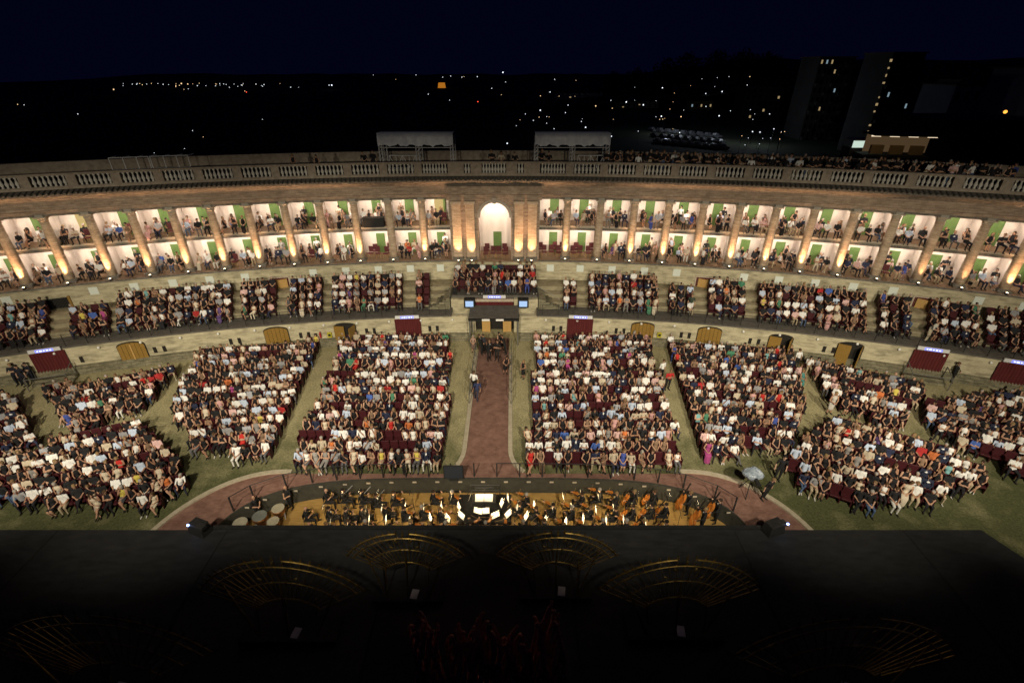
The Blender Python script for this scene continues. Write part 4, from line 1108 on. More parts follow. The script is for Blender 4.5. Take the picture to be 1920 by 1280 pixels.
MALE = ['m_lap', 'm_cross', 'm_knees', 'm_legcross', 'm_suit', 'm_bald', 'm_chin']
FEM = ['f_dress', 'f_dresscross', 'f_top', 'f_long', 'f_turn']
SKINS = [(.38, .215, .14), (.44, .26, .175), (.33, .18, .115), (.47, .29, .20)]
HAIRS = [(.02, .014, .01), (.035, .022, .014), (.07, .04, .02), (.30, .28, .25), (.16, .10, .05), (.22, .15, .07), (.012, .01, .01)]
TOPS_M = [('white shirt', (.74, .74, .72), 36), ('pale blue shirt', (.46, .54, .68), 12), ('black shirt', (.016, .016, .018), 20), ('navy shirt', (.022, .028, .06), 9), ('grey shirt', (.25, .25, .26), 6), ('beige shirt', (.48, .41, .31), 7),
          ('red shirt', (.38, .03, .03), 1.6), ('pink shirt', (.60, .40, .38), 4), ('dark blue jacket', (.018, .022, .045), 8), ('blue shirt', (.06, .12, .38), 1.4), ('green shirt', (.06, .2, .12), .5), ('orange shirt', (.5, .15, .05), .7), ('striped grey shirt', (.36, .37, .40), 4)]
TOPS_F = [('black dress', (.014, .013, .015), 40), ('white blouse', (.72, .71, .68), 15), ('red dress', (.46, .03, .025), 2.6), ('cream dress', (.56, .49, .38), 10), ('patterned brown dress', (.20, .13, .085), 10), ('orange top', (.58, .17, .05), 1.3), ('yellow top', (.58, .48, .10), 1.3),
          ('pink dress', (.52, .30, .29), 4), ('blue dress', (.05, .08, .30), 2), ('green dress', (.06, .18, .11), 1), ('turquoise dress', (.16, .34, .35), 1.2), ('grey dress', (.24, .23, .22), 8), ('magenta dress', (.34, .06, .2), 1), ('purple dress', (.10, .06, .17), 1.2)]
BOTS = [('dark trousers', (.018, .018, .022)), ('navy trousers', (.03, .035, .07)), ('beige trousers', (.42, .34, .23)), ('grey trousers', (.12, .12, .13)), ('white trousers', (.66, .65, .61)), ('jeans', (.07, .11, .2))]
BW = [46, 14, 12, 12, 7, 9]
def wchoice(rg, items, w): return rg.choices(items, weights=w)[0]
def outfit(rg, dark=0):
    fem = rg.random() < .47
    skin, hair = rg.choice(SKINS), rg.choice(HAIRS)
    if fem:
        nm, c, _ = wchoice(rg, TOPS_F, [t[2] for t in TOPS_F])
        if rg.random() < .25 * dark: nm, c = 'black dress', (.014, .013, .015)
        pk = rg.choice(FEM)
        j = rg.uniform(.85, 1.15); c = tuple(min(.8, q * j) for q in c)
        bot = c if 'dress' in nm else wchoice(rg, BOTS, BW)[1]
        desc = nm
    else:
        nm, c, _ = wchoice(rg, TOPS_M, [t[2] for t in TOPS_M])
        if rg.random() < .2 * dark: nm, c = 'black shirt', (.016, .016, .018)
        pk = rg.choice(MALE)
        if 'jacket' in nm: pk = 'm_suit'
        elif pk == 'm_suit': pk = 'm_lap'
        j = rg.uniform(.88, 1.1); c = tuple(min(.8, q * j) for q in c)
        bn, bot = wchoice(rg, BOTS, BW)
        desc = nm
        if rg.random() < .2: hair = (.32, .3, .28)
    shoe = (.02, .018, .016) if rg.random() < .8 else (.5, .48, .45)
    return pk, desc, {'skin': skin, 'hair': hair, 'top': c, 'bottom': bot, 'shoe': shoe, 'shirt': (.72, .72, .72), 'eye': (.02, .015, .012)}
def cols_of(o): return np.array([o['skin'], o['hair'], o['top'], o['bottom'], o['shoe'], o['shirt'], o['eye']])
def person_arrays(rec, hi):
    V, F, T = PROTO[rec['proto']][0 if hi else 1]
    s = rec['scale']
    V = V * np.array([s * rec['girth'] * (-1 if rec['flip'] else 1), s * rec['girth'], s])
    if rec['flip']: F = F[:, ::-1]
    up = np.clip(V[:, 2] - .5, 0, None)
    V[:, 0] += rec.get('lx', 0) * up; V[:, 1] += rec.get('ly', 0) * up
    return V, F, cols_of(rec['cols'])[T]
def mesh_from(name, V, F, FC):
    me = bpy.data.meshes.new(name)
    me.vertices.add(len(V)); me.vertices.foreach_set('co', np.ascontiguousarray(V, dtype=np.float32).ravel())
    n = len(F)
    me.loops.add(n * 3); me.loops.foreach_set('vertex_index', np.ascontiguousarray(F, dtype=np.int32).ravel())
    me.polygons.add(n); me.polygons.foreach_set('loop_start', np.arange(0, n * 3, 3, dtype=np.int32))
    me.polygons.foreach_set('use_smooth', np.ones(n, dtype=bool))
    me.update(calc_edges=True)
    ca = me.color_attributes.new('Col', 'FLOAT_COLOR', 'CORNER')
    rgba = np.ones((n * 3, 4), dtype=np.float32); rgba[:, :3] = np.repeat(FC, 3, axis=0)
    ca.data.foreach_set('color', rgba.ravel())
    me.materials.append(M['person'])
    me.validate()
    return me
PEOPLE = []      # all audience members: dict(loc, rz, proto, cols, desc, where)
def add_person(loc, rz, rg=rng, dark=False, pk=None, cols=None, desc=None, where=None, force=False, scale=None):
    a, d, c = outfit(rg, dark)
    PEOPLE.append(dict(loc=loc, rz=rz + rg.uniform(-.28, .28), proto=pk or a, cols=cols or c, desc=desc or d, where=where, force=force,
                       scale=scale or rg.uniform(.93, 1.06), girth=rg.uniform(.95, 1.12), flip=rg.random() < .5, lx=rg.gauss(0, .09), ly=rg.gauss(-.02, .10)))
def dressed(top, bottom, rg=rng):
    return {'skin': rg.choice(SKINS), 'hair': rg.choice(HAIRS), 'top': top, 'bottom': bottom, 'shoe': (.02, .018, .016), 'shirt': (.72, .72, .72), 'eye': (.02, .015, .012)}

# ------------------------------------------------------------------ theatre seats
seat_mb = MB().box((0, -.02, .42), (.47, .44, .10)).box((0, .21, .68), (.47, .08, .56)).box((0, .24, .68), (.43, .04, .5))
for s in (-1, 1): seat_mb.box((s * .245, .02, .33), (.03, .42, .62)).box((s * .245, -.02, .655), (.045, .38, .03))
seat_me = seat_mb.mesh('theatre_seat', M['seat'], bevel=.012)
SEATS = []       # (loc, rz, occupied, where)
def inside(p, poly):
    r_, n = False, len(poly)
    for i in range(n):
        a, b2 = poly[i], poly[(i + 1) % n]
        if (a[1] > p[1]) != (b2[1] > p[1]) and p[0] < (b2[0] - a[0]) * (p[1] - a[1]) / (b2[1] - a[1]) + a[0]: r_ = not r_
    return r_
# name, polygon, row angle, words, which end of a row is the reference (+1: larger along-row coordinate), gap rows
BLOCKS = [
    ('L1', [(-10.95, 20.9), (-2.3, 20.9), (-3.6, 35.55), (-12.4, 35.5), (-12.0, 31.5)], 0, 'block left of path', 1, 'path', .91, 3.0),
    ('R1', [(2.35, 20.9), (10.95, 20.9), (11.7, 26.0), (12.6, 35.5), (3.4, 35.55)], 0, 'block right of path', -1, 'path', .91, 3.0),
    ('L2', [(-22.8, 33.1), (-14.3, 34.9), (-12.45, 21.7), (-16.2, 21.7), (-17.6, 22.6), (-20.4, 25.7), (-22.0, 29.5)], 7, 'second block left of path', 1, 'aisle', .93, 0),
    ('R2', [(14.2, 34.9), (23.2, 33.1), (21.6, 28.1), (18.3, 22.4), (16.3, 21.7), (12.6, 21.7), (13.1, 26)], -7, 'second block right of path', -1, 'aisle', .93, 0),
    ('L3', [(-30.6, 27.9), (-23.4, 31.0), (-22.9, 25.9), (-25.6, 23.8)], 27, 'rear wedge at left', 1, 'aisle', .95, 0),
    ('R3', [(23.6, 31.6), (30.6, 28.5), (25.4, 24.0), (23.0, 25.9)], -27, 'rear wedge at right', -1, 'aisle', .95, 0),
    ('L4', [(-22.1, 24.7), (-25.2, 22.6), (-29.0, 20.6), (-28.0, 18.6), (-23.0, 17.9), (-17.2, 17.7), (-15.7, 19.3), (-18.5, 21.8)], 24, 'front wedge at left', 1, 'pit', .93, 0),
    ('R4', [(21.7, 24.4), (19.1, 23.0), (16.1, 20.2), (19.4, 17.9), (23.0, 18.2), (27.6, 19.6), (26.6, 21.8)], -30, 'front wedge at right', -1, 'pit', .93, 0),
    ('L5', [(-33.2, 27.2), (-31.7, 26.9), (-26.9, 22.6), (-30.0, 20.8), (-36.5, 22.5), (-37.5, 25.5)], 38, 'far left block', 1, 'aisle', .93, 0),
    ('R5', [(29.0, 26.6), (35.8, 27.5), (37.5, 23), (31, 19.6), (29.6, 19.9), (28.7, 21.4), (27.2, 23.6)], -36, 'far right block', -1, 'aisle', .95, 0),
]
for bn, poly, ang, words, refside, ref, fill, gap in BLOCKS:
    th = R(ang)
    ex, ey = Vector((math.cos(th), math.sin(th))), Vector((-math.sin(th), math.cos(th)))
    pts = [(Vector(p).dot(ex), Vector(p).dot(ey)) for p in poly]
    lo_, hi_ = min(p[1] for p in pts), max(p[1] for p in pts)
    v = lo_ + .25
    rg = random.Random(hash(bn) % 1 + sum(map(ord, bn)))
    row = 0
    while v < hi_:
        row += 1
        line = []
        u = min(p[0] for p in pts) + .2
        while u < max(p[0] for p in pts):
            if inside((u, v), pts): line.append(u)
            u += .52
        if refside > 0: line = line[::-1]
        run = 0
        for k, u in enumerate(line):
            if run == 0 and rg.random() < (.022 if row > 1 else .02): run = rg.choice((1, 2, 2, 3, 4, 5))
            occ = run == 0 and rg.random() < fill + .05
            run = max(0, run - 1)
            p = ex * u + ey * v
            loc = (p.x, p.y, 0.004)
            where = (words, row, k + 1, ref)
            SEATS.append((loc, th, occ, where))
            if occ: add_person((p.x + rg.uniform(-.06, .06), p.y + rg.uniform(-.1, .06), 0), th, rg, abs(p.x) > 15, where=where)
        v += .95 if gap else .93
        if gap and abs(v - (lo_ + .25 + 10 * .95)) < .01: v += .7

# terrace rows: groups (u range) of seats
def uX(u, z, d):
    """curve parameter where the vertical through column u meets offset d at height z"""
    best = None
    for i in range(-900, 901):
        X = i * .05
        p = P(X, d, z)
        zc = p[1] * math.cos(PITCH) + (CAMH - p[2]) * math.sin(PITCH)
        uu = 960 + FPX * (p[0] - CAMX) / zc
        if best is None or abs(uu - u) < best[0]: best = (abs(uu - u), X)
    return best[1]
GROUPS = [(-30, 88, .97), (128, 204, .9), (218, 434, .95), (450, 518, .95), (543, 605, .95), (622, 755, .97), (780, 846, .7), (1030, 1082, .75), (1103, 1234, .94), (1253, 1302, .8), (1328, 1398, .8), (1423, 1626, .97), (1646, 1710, .95), (1742, 1838, .88), (1848, 1960, .85)]
rg = random.Random(31)
for gi, (u0, u1, fill) in enumerate(GROUPS):
    for r, (d, z) in enumerate([(4.35, ZT), (3.5, 2.75), (2.65, 3.1), (1.75, 3.45)]):
        if r == 3 and gi in (1, 7, 9): continue
        Xa, Xb = uX(u0, z + .6, d), uX(u1, z + .6, d)
        n = max(1, int((Xb - Xa) / .56))
        for k in range(n):
            X = Xa + (Xb - Xa) * (k + .5) / n
            if abs(X) < 5.8: continue
            loc = P(X, d - .12, z)
            occ = rg.random() < fill
            where = ('terrace', gi, r, k)
            SEATS.append((loc, phi(X), occ, None))
            if occ: add_person(loc, phi(X), rg, abs(X) > 16, where=None)
# central platform rows
for r, (y, z) in enumerate(((38.75, ZC), (39.75, ZC + .35), (40.65, ZC + .68))):
    for k in range(13):
        x = -3.3 + k * .55
        occ = rg.random() < .85
        if occ: add_person((x, y, z), 0, rg)
        SEATS.append(((x, y, z), 0, occ, None))
# boxes: chairs and people
ch_seat = MB().box((0, -.02, .45), (.44, .42, .08)).mesh('seat', M['chair_red'], bevel=.015)
ch_back = MB().box((0, .2, .78), (.42, .06, .5)).mesh('backrest', M['chair_red'], bevel=.02)
ch_leg = MB().tube((0, 0, 0), (0, 0, .42), .018, .022, 5).mesh('leg', M['gold_wood'])
BOXCH = []
def box_chair(loc, rz, label):
    e = empty('box_chair', loc, rz, label, 'chair', 'red chairs in the boxes')
    put('seat', ch_seat, e); put('backrest', ch_back, e)
    for x in (-.19, .19):
        for y in (-.2, .18): put('leg', ch_leg, e, (x, y, 0))
ORDB = lambda k: ORD[k]
for X, s, k in BAYS:
    if abs(X) > 40: continue
    side = 'left' if s < 0 else 'right'
    for tier, z in (('lower', ZF1 + .01), ('upper', ZF2 + .01)):
        empty_box = (tier == 'lower' and ((s > 0 and k in (0, 1)) or (s < 0 and k == 2)))
        special = (tier == 'upper' and s < 0 and k == 2)
        n_front = 3
        ci = 0
        for r, dd in ((0, -.35), (1, -1.15)):
            for j in range(3):
                x = X + (j - 1) * .66 + rg.uniform(-.08, .08)
                if r == 1: x += rg.choice((-.3, .3))
                p = P(x, dd + rg.uniform(-.1, .1), z)
                occ = (not empty_box) and rg.random() < (.96 if r == 0 else .9)
                if special and r == 0: continue
                if empty_box and r == 1: occ = False
                if occ:
                    add_person(p, phi(X) + rg.uniform(-.25, .25), rg, True)
                elif r == 0 or rg.random() < .4 or (empty_box and j != 1):
                    ci += 1
                    box_chair(p, phi(X) + rg.uniform(-.3, .3), 'empty red chair, %s in the %s box of the %s tier, %s of the arch' % (ORD[ci], ORD[k + 1], tier, side))
        if rg.random() < .4 and not empty_box:
            p = P(X + rg.uniform(-.6, .6), -1.5, z)
            add_person(p, phi(X), rg, True, pk=rg.choice(['s_man', 's_cross', 's_woman', 's_suit']))
for j, (x, y) in enumerate(((-.85, -.3), (-.2, -.1), (.3, -.1), (.9, -.3), (-.75, .6), (.8, .6))):
    box_chair((x, 41.95 + y, ZF1 + .01), rng.uniform(-.2, .2), 'empty red chair under the arch, %s of six' % ORD[j + 1])
# desk with a black cloth in an upper box
tb = empty('draped_table', P(-10.3, -.25, ZF2), phi(-10.3), 'table with a black cloth in an upper box left of the arch', 'table')
MB().box((0, 0, .4), (1.75, .6, .78)).obj('black_cloth', M['black'], tb, bevel=.02); MB().box((0, 0, .8), (1.8, .64, .03)).obj('table_top', M['wood_dark'], tb)
for x in (-.5, .1, .6): add_person(P(-10.3 + x, -.95, ZF2), phi(-10.3), rng)
# standing people: u, v of the feet, z, top, bottom, facing, proto, words
STAND = [(893, 750, 0, (.03, .04, .1), (.03, .035, .06), 180, 's_walk', 'navy shirt walking away on the path by its left rail'), (890, 733, 0, (.75, .75, .73), (.02, .02, .02), 150, 's_man', 'white shirt leaning at the left path rail'),
         (947, 700, 0, (.014, .013, .015), (.014, .013, .015), 0, 's_woman', 'black dress walking on the path by its right rail'), (981, 709, 0, (.014, .014, .014), (.014, .014, .014), -60, 's_woman', 'black outfit with a white bag on the right-hand lawn strip'),
         (917, 676, 0, (.015, .015, .016), (.015, .015, .016), 20, 's_suit', 'black suit in the middle of the entrance group'), (932, 676, 0, (.015, .015, .016), (.02, .02, .02), -20, 's_cross', 'black clothes right of the middle of the entrance group'),
         (904, 664, 0, (.016, .016, .016), (.016, .016, .016), 60, 's_suit', 'black suit at the left of the entrance group'), (910, 660, 0, (.04, .04, .05), (.02, .02, .02), -40, 's_man', 'dark grey clothes behind the entrance group'),
         (941, 656, 0, (.016, .016, .016), (.016, .016, .016), 20, 's_woman', 'long black dress at the right of the entrance door'), (948, 664, 0, (.02, .02, .02), (.02, .02, .02), -70, 's_cross', 'black clothes at the far right of the entrance group'),
         (888, 660, 0, (.35, .24, .2), (.18, .12, .1), 10, 's_woman', 'patterned dress at the left rail near the entrance'), (38, 722, 0, (.015, .016, .025), (.015, .016, .025), 20, 's_cross', 'dark uniform, leftmost of three by the left wall'),
         (52, 724, 0, (.02, .02, .03), (.015, .016, .025), 10, 's_man', 'dark uniform, middle of three by the left wall'), (66, 717, 0, (.015, .016, .025), (.015, .016, .025), -10, 's_cross', 'dark uniform, rightmost of three by the left wall'),
         (1783, 716, 0, (.015, .015, .016), (.015, .015, .016), 30, 's_suit', 'black clothes reading by the right-hand wall'), (1250, 730, 0, (.45, .03, .03), (.02, .02, .022), 0, 's_cross', 'red jacket standing in the aisle right of the path blocks'),
         (1238, 712, 0, (.74, .74, .72), (.02, .02, .02), 10, 's_man', 'white shirt standing in the aisle beside a red jacket'), (1500, 730, 0, (.06, .2, .18), (.06, .2, .18), 10, 's_woman', 'dark green dress in the right-hand aisle'),
         (1492, 690, 0, (.74, .74, .72), (.02, .02, .02), 200, 's_man', 'white shirt with back turned in the right-hand aisle'), (1553, 775, 0, (.5, .47, .42), (.5, .47, .42), 0, 's_woman', 'pale patterned dress between the right-hand wedges'),
         (545, 590, ZT, (.1, .1, .11), (.03, .03, .03), 0, 's_woman', 'grey top on the terrace walkway by the left folding door'), (1293, 588, ZT, (.05, .07, .05), (.7, .7, .68), -30, 's_man', 'white trousers on the terrace walkway by the right folding door'),
         (1735, 640, ZT, (.45, .45, .4), (.4, .35, .25), 30, 's_lean', 'grey shirt and beige trousers leaning on the terrace walkway at right'), (210, 580, ZT, (.02, .025, .06), (.02, .025, .06), 20, 's_suit', 'dark blue suit on the left terrace steps'),
         (1430, 935, 0, (.015, .015, .016), (.02, .02, .02), 20, 's_man', 'black clothes beside the covered camera right of the pit'), (1455, 900, 0, (.016, .016, .018), (.016, .016, .018), -30, 's_man', 'black clothes on the grass behind the covered camera')]
for u, v, z, t, bo, f, pk, words in STAND:
    x, y, _ = pix(u, v, z)
    add_person((x, y, z + .004), R(f), rng, pk=pk, cols=dressed(t, bo), desc='', where=('S', words), force=True)
# roof crowd behind the balustrade
rg = random.Random(5)
for u in [548, 597, 685, 698, 925, 940, 968, 1015, 1030] + [1140 + i * 8.2 for i in range(95)]:
    X = uX(u, ZROOF + 1.3, -.6 - rg.random() * 1.2)
    a, d, c = outfit(rg, True)
    pk = rg.choice(['s_man', 's_cross', 's_lean', 's_woman'])
    dd = -.55 - rg.random() * 1.6
    add_person(P(X, dd, ZROOF), phi(X), rg, 3.4, pk=pk)  # mostly black clothes, standing in for the dimmer light on the roof

# ------------------------------------------------------------------ orchestra
POD = Vector((0.0, 18.85))
pod = empty('conductor_podium', (0, 19.15, ZP), 0, 'black conductor podium with rail at the back of the pit', 'podium')
MB().box((0, -.25, .12), (2.9, 1.9, .24)).obj('platform', M['black'], pod, bevel=.01)
MB().path([(-.8, .5, .24), (-.8, .5, 1.15), (.8, .5, 1.15), (.8, .5, .24)], .025).path([(-.8, .5, .75), (.8, .5, .75)], .02).obj('back_rail', M['iron'], pod)
desk = empty('score_desk', (0, 18.62, ZP), 0, 'wide desk before the podium carrying the brightly lit open score', 'desk')
MB().box((0, 0, .6), (.1, .1, 1.2)).obj('stem', M['iron'], desk); MB().box((0, 0, .02), (.6, .5, .04)).obj('foot', M['iron'], desk)
MB().add([(-.62, -.25, 1.17), (.62, -.25, 1.17), (.62, .3, 1.25), (-.62, .3, 1.25), (-.62, -.25, 1.2), (.62, -.25, 1.2), (.62, .3, 1.28), (-.62, .3, 1.28)], [(0, 1, 2, 3), (4, 5, 6, 7), (0, 1, 5, 4), (1, 2, 6, 5), (2, 3, 7, 6), (3, 0, 4, 7)]).obj('desk_top', M['iron'], desk)
sc_ = MB().add([(-.46, -.2, 0), (-.01, -.2, .012), (-.01, .26, .075), (-.46, .26, .065)], [(0, 1, 2, 3)]).add([(.01, -.2, .012), (.46, -.2, 0), (.46, .26, .065), (.01, .26, .075)], [(0, 1, 2, 3)]).obj('open_score', M['paper'], None, loc=(0, 18.62, ZP + 1.212))
tag(sc_, 'open white score on the conductor desk', 'score')
def lamp_light(parent, loc, e, rot=(0, 0, 0), size=.3):
    ld = bpy.data.lights.new('pit_light', 'AREA'); ld.shape = 'RECTANGLE'; ld.size = size; ld.size_y = .05; ld.energy = e; ld.color = (1, .72, .34)
    lo = bpy.data.objects.new('pit_light', ld); COL.objects.link(lo); lo.parent = parent; lo.location = loc; lo.rotation_euler = rot
MB().tube((-.5, .38, 1.62), (.5, .38, 1.62), .03, None, 6).tube((0, .34, 1.25), (0, .38, 1.62), .012, None, 5).obj('desk_lamp', M['iron'], desk)
lamp_light(desk, (0, .36, 1.58), 14, (R(-18), 0, 0), .9)
dsk_me = MB().add([(-.25, 0, 0), (.25, 0, 0), (.25, .1, .34), (-.25, .1, .34), (-.25, .012, -.004), (.25, .012, -.004), (.25, .112, .336), (-.25, .112, .336)], [(0, 1, 2, 3), (7, 6, 5, 4), (0, 4, 5, 1), (1, 5, 6, 2), (2, 6, 7, 3), (3, 7, 4, 0)]).mesh('desk', M['iron'])
pole_me = MB().tube((0, .04, .0), (0, .04, 1.0), .014, None, 5).mesh('pole', M['iron'])
foot_me = MB().tube((0, 0, .18), (0, -.3, .01), .012, None, 4).mesh('foot', M['iron'])
page_me = MB().add([(-.23, -.012, .02), (.23, -.012, .02), (.23, .086, .335), (-.23, .086, .335)], [(0, 1, 2, 3)]).mesh('sheet_music', M['paper'])
lampb_me = MB().tube((-.16, -.06, .44), (.16, -.06, .44), .02, None, 6).tube((0, .1, .34), (0, -.06, .44), .008, None, 4).mesh('lamp', M['iron'])
lampg_me = MB().box((0, -.06, .418), (.28, .025, .006)).mesh('lamp_strip', M['stand_lamp'])
seat2_me = MB().box((0, 0, .44), (.42, .4, .05)).box((0, .2, .72), (.4, .03, .3)).mesh('seat', M['black'], bevel=.01)
leg2_me = MB().tube((-.19, -.18, 0), (-.19, -.18, .43), .012, None, 4).tube((.19, -.18, 0), (.19, -.18, .43), .012, None, 4).tube((-.19, .19, 0), (-.19, .21, .85), .012, None, 4).tube((.19, .19, 0), (.19, .21, .85), .012, None, 4).mesh('frame', M['iron'])
def violin_mesh(scale=1.0, m_='varnish'):
    mb = MB()
    pts = []
    for t in lin(0, 2 * math.pi, 20)[:-1]:
        y = .18 * math.cos(t); w = .1 - .028 * math.cos(2 * t + math.pi) * 0 + (.0)
        wx = .098 * math.sin(t) * (1 - .38 * math.exp(-((y - .02) / .045) ** 2)) * (1.0 if y < 0 else .84)
        pts.append((wx * scale, y * scale))
    n = len(pts)
    mb.add([(x, y, -.02 * scale) for x, y in pts] + [(x, y, .02 * scale) for x, y in pts], [tuple(range(n)), tuple(range(2 * n - 1, n - 1, -1))] + [(i, (i + 1) % n, n + (i + 1) % n, n + i) for i in range(n)])
    return mb.mesh('violin_body', M[m_])
vb_me, vn_me = violin_mesh(), MB().box((0, .29, .022), (.025, .27, .02)).ball((0, .44, .02), .022, 6, 4).mesh('neck', M['wood_dark'])
cb_me, cn_me = violin_mesh(2.15), MB().box((0, .62, .05), (.05, .55, .04)).ball((0, .92, .05), .04, 6, 4).tube((0, -.38, 0), (0, -.62, 0), .008, None, 4).mesh('neck', M['wood_dark'])
bb_me, bn_me = violin_mesh(3.1), MB().box((0, .9, .08), (.06, .8, .05)).ball((0, 1.33, .08), .05, 6, 4).tube((0, -.55, 0), (0, -.8, 0), .012, None, 4).mesh('neck', M['wood_dark'])
bow_me = MB().tube((0, -.37, 0), (0, .37, .02), .005, None, 4).box((0, 0, -.014), (.004, .7, .003)).mesh('bow', M['gold_wood'])
fl_me = MB().tube((-.05, 0, 0), (.55, 0, 0), .012, None, 6).mesh('flute', M['grey_metal'])
clm = MB().tube((0, 0, 0), (0, -.22, -.5), .014, .018, 6).tube((0, -.22, -.5), (0, -.255, -.58), .018, .04, 8).mesh('clarinet', M['iron'])
hb = MB()
for t in range(16):
    a, b2 = t * math.pi / 8, (t + 1) * math.pi / 8
    hb.tube((.16 * math.cos(a), .02 * (t % 3), .16 * math.sin(a)), (.16 * math.cos(b2), .02 * ((t + 1) % 3), .16 * math.sin(b2)), .018, None, 6)
hb.tube((.12, 0, -.1), (.26, .1, -.2), .02, .05, 8).tube((.26, .1, -.2), (.34, .16, -.27), .05, .14, 10)
horn_me = hb.mesh('french_horn', M['brass'], True)
MUS = []
cntp = {}
def musician(x, y, kind, fixed_dir=None):
    d = (POD - Vector((x, y)))
    if fixed_dir is not None: d = Vector(fixed_dir)
    d.normalize()
    rz = math.atan2(d.x, -d.y)
    base = (x, y, ZP)
    side = 'left' if x < 0 else 'right'
    key = (kind, side); cntp[key] = cntp.get(key, 0) + 1
    o = ORD[cntp[key]]
    tail = '%s %s player from podium, pit %s' % (o, kind, side)
    pk = {'violin': 'p_violin', 'viola': 'p_violin', 'cello': 'p_cello', 'flute': 'p_wind', 'clarinet': 'p_wind', 'horn': 'p_horn', 'double bass': 'p_bass', 'timpani': 'p_stand'}[kind]
    blk = (.014, .014, .015)
    cols = {'skin': rng.choice(SKINS), 'hair': rng.choice(HAIRS), 'top': blk, 'bottom': blk, 'shoe': (.012, .012, .012), 'shirt': blk if rng.random() < .7 else (.6, .6, .58), 'eye': (.02, .015, .012)}
    rec = dict(proto=pk, cols=cols, scale=rng.uniform(.96, 1.03), girth=1.0, flip=False)
    V, F, FC = person_arrays(rec, True)
    po = put('person', mesh_from('person', V, F, FC), None, base, (0, 0, rz))
    tag(po, 'musician in black, ' + tail, 'person', 'orchestra musicians')
    mw = Matrix.Translation(base) @ Matrix.Rotation(rz, 4, 'Z')
    if kind not in ('double bass', 'timpani'):
        e = empty('orchestra_chair', base, rz, 'black chair of the ' + tail.replace(' player', ''), 'chair', 'orchestra chairs'); put('seat', seat2_me, e); put('frame', leg2_me, e)
    def thing(name, parts, local, rot, label, cat, grp):
        m = mw @ Matrix.Translation(local) @ Matrix.Rotation(rot[2], 4, 'Z') @ Matrix.Rotation(rot[1], 4, 'Y') @ Matrix.Rotation(rot[0], 4, 'X')
        if len(parts) == 1:
            q = put(name, parts[0][1], None)
        else:
            q = bpy.data.objects.new(name, None); COL.objects.link(q)
            for pn, pme in parts: put(pn, pme, q)
        q.matrix_world = m
        tag(q, label, cat, grp)
    if kind in ('violin', 'viola'):
        thing(kind, [('body', vb_me), ('neck', vn_me)], (-.22, -.28, 1.06), (R(-8), R(-15), R(150)), 'brown %s held by the %s' % (kind, tail), kind, 'violins and violas')
        thing('bow', [('bow', bow_me)], (-.06, -.42, 1.12), (R(20), 0, R(62)), 'bow of the ' + tail, 'bow', 'string bows')
    elif kind == 'cello':
        thing('cello', [('body', cb_me), ('neck', cn_me)], (.0, -.40, .62), (R(68), 0, R(0)), 'orange brown cello of the ' + tail, 'cello', 'cellos')
        thing('bow', [('bow', bow_me)], (.05, -.56, .72), (0, R(10), R(80)), 'bow of the ' + tail, 'bow', 'string bows')
    elif kind == 'double bass':
        thing('double_bass', [('body', bb_me), ('neck', bn_me)], (-.05, -.42, .85), (R(74), 0, R(0)), 'large brown string instrument of the ' + tail, 'double bass', 'double basses')
        thing('bow', [('bow', bow_me)], (.1, -.6, .95), (0, R(14), R(80)), 'bow of the ' + tail, 'bow', 'string bows')
    elif kind == 'flute': thing('flute', [('flute', fl_me)], (-.02, -.16, 1.13), (0, R(8), R(-15)), 'silver flute of the ' + tail, 'flute', 'woodwind')
    elif kind == 'clarinet': thing('clarinet', [('clarinet', clm)], (0, -.13, 1.1), (0, 0, 0), 'black clarinet of the ' + tail, 'clarinet', 'woodwind')
    elif kind == 'horn': thing('french_horn', [('french_horn', horn_me)], (.02, -.26, .92), (0, 0, R(20)), 'golden horn of the ' + tail, 'horn', 'brass')
    if kind != 'timpani':
        dist = .92 if kind not in ('double bass',) else 1.15
        sx_, sy_ = x + d.x * dist, y + d.y * dist
        if Vector((sx_, sy_ - 0)).length and (Vector((sx_, sy_)) - POD).length > .7 and sy_ < rim(sx_) - .15:
            hgt = .82 if kind != 'double bass' else 1.0
            e = empty('music_stand', (sx_, sy_, ZP), rz + math.pi, 'black music stand with lamp of the ' + tail, 'music stand', 'music stands')
            put('desk', dsk_me, e, (0, 0, hgt)); put('pole', pole_me, e, (0, 0, 0), (0, 0, 0), (1, 1, hgt))
            for k in range(3): put('foot', foot_me, e, (0, .04, 0), (0, 0, k * 2.094))
            l_ = put('lamp', lampb_me, e, (0, 0, hgt)); put('lamp_strip', lampg_me, l_)
            lamp_light(e, (0, -.09, hgt + .41), 5.0, (R(8), 0, 0), .26)
            pg = put('sheet_music', page_me, None, (sx_, sy_, ZP + hgt + .004), (0, 0, rz + math.pi))
            tag(pg, 'white sheet music on the stand of the ' + tail, 'sheet music', 'sheet music on the stands')
spots = []
for j, yy in enumerate((19.1, 18.1, 17.1)):
    for k in range(21):
        x = -9.6 + .98 * k + (.55 if j % 2 else 0) + rng.uniform(-.18, .18)
        y = yy + rng.uniform(-.2, .15)
        if abs(x) < 1.5 and yy > 17.5: continue
        if yy > 19 and 3.2 < abs(x) < 4.2: continue
        if y < rim(x) - .45 and x < 9.8: spots.append((x, y))
spots.sort(key=lambda p: (Vector(p) - POD).length)
for x, y in spots:
    if x < -8.3 and y > 16.9:
        if abs(x) > 9.4: continue
        kind = 'horn'
    elif x < -5.0: kind = 'flute' if y > 18.6 else 'clarinet'
    elif x < 0: kind = 'violin'
    elif x < 4.2: kind = 'violin'
    elif x < 7.2: kind = 'viola'
    elif x < 10.2: kind = 'cello'
    else: kind = 'double bass'
    musician(x, y, kind)
for x, y in ((10.9, 18.7), (11.3, 17.6), (12.2, 18.1)): musician(x, y, 'double bass')
musician(-12.0, 18.4, 'timpani', (.6, -.3)); musician(-10.6, 19.1, 'timpani', (-.3, -.8))
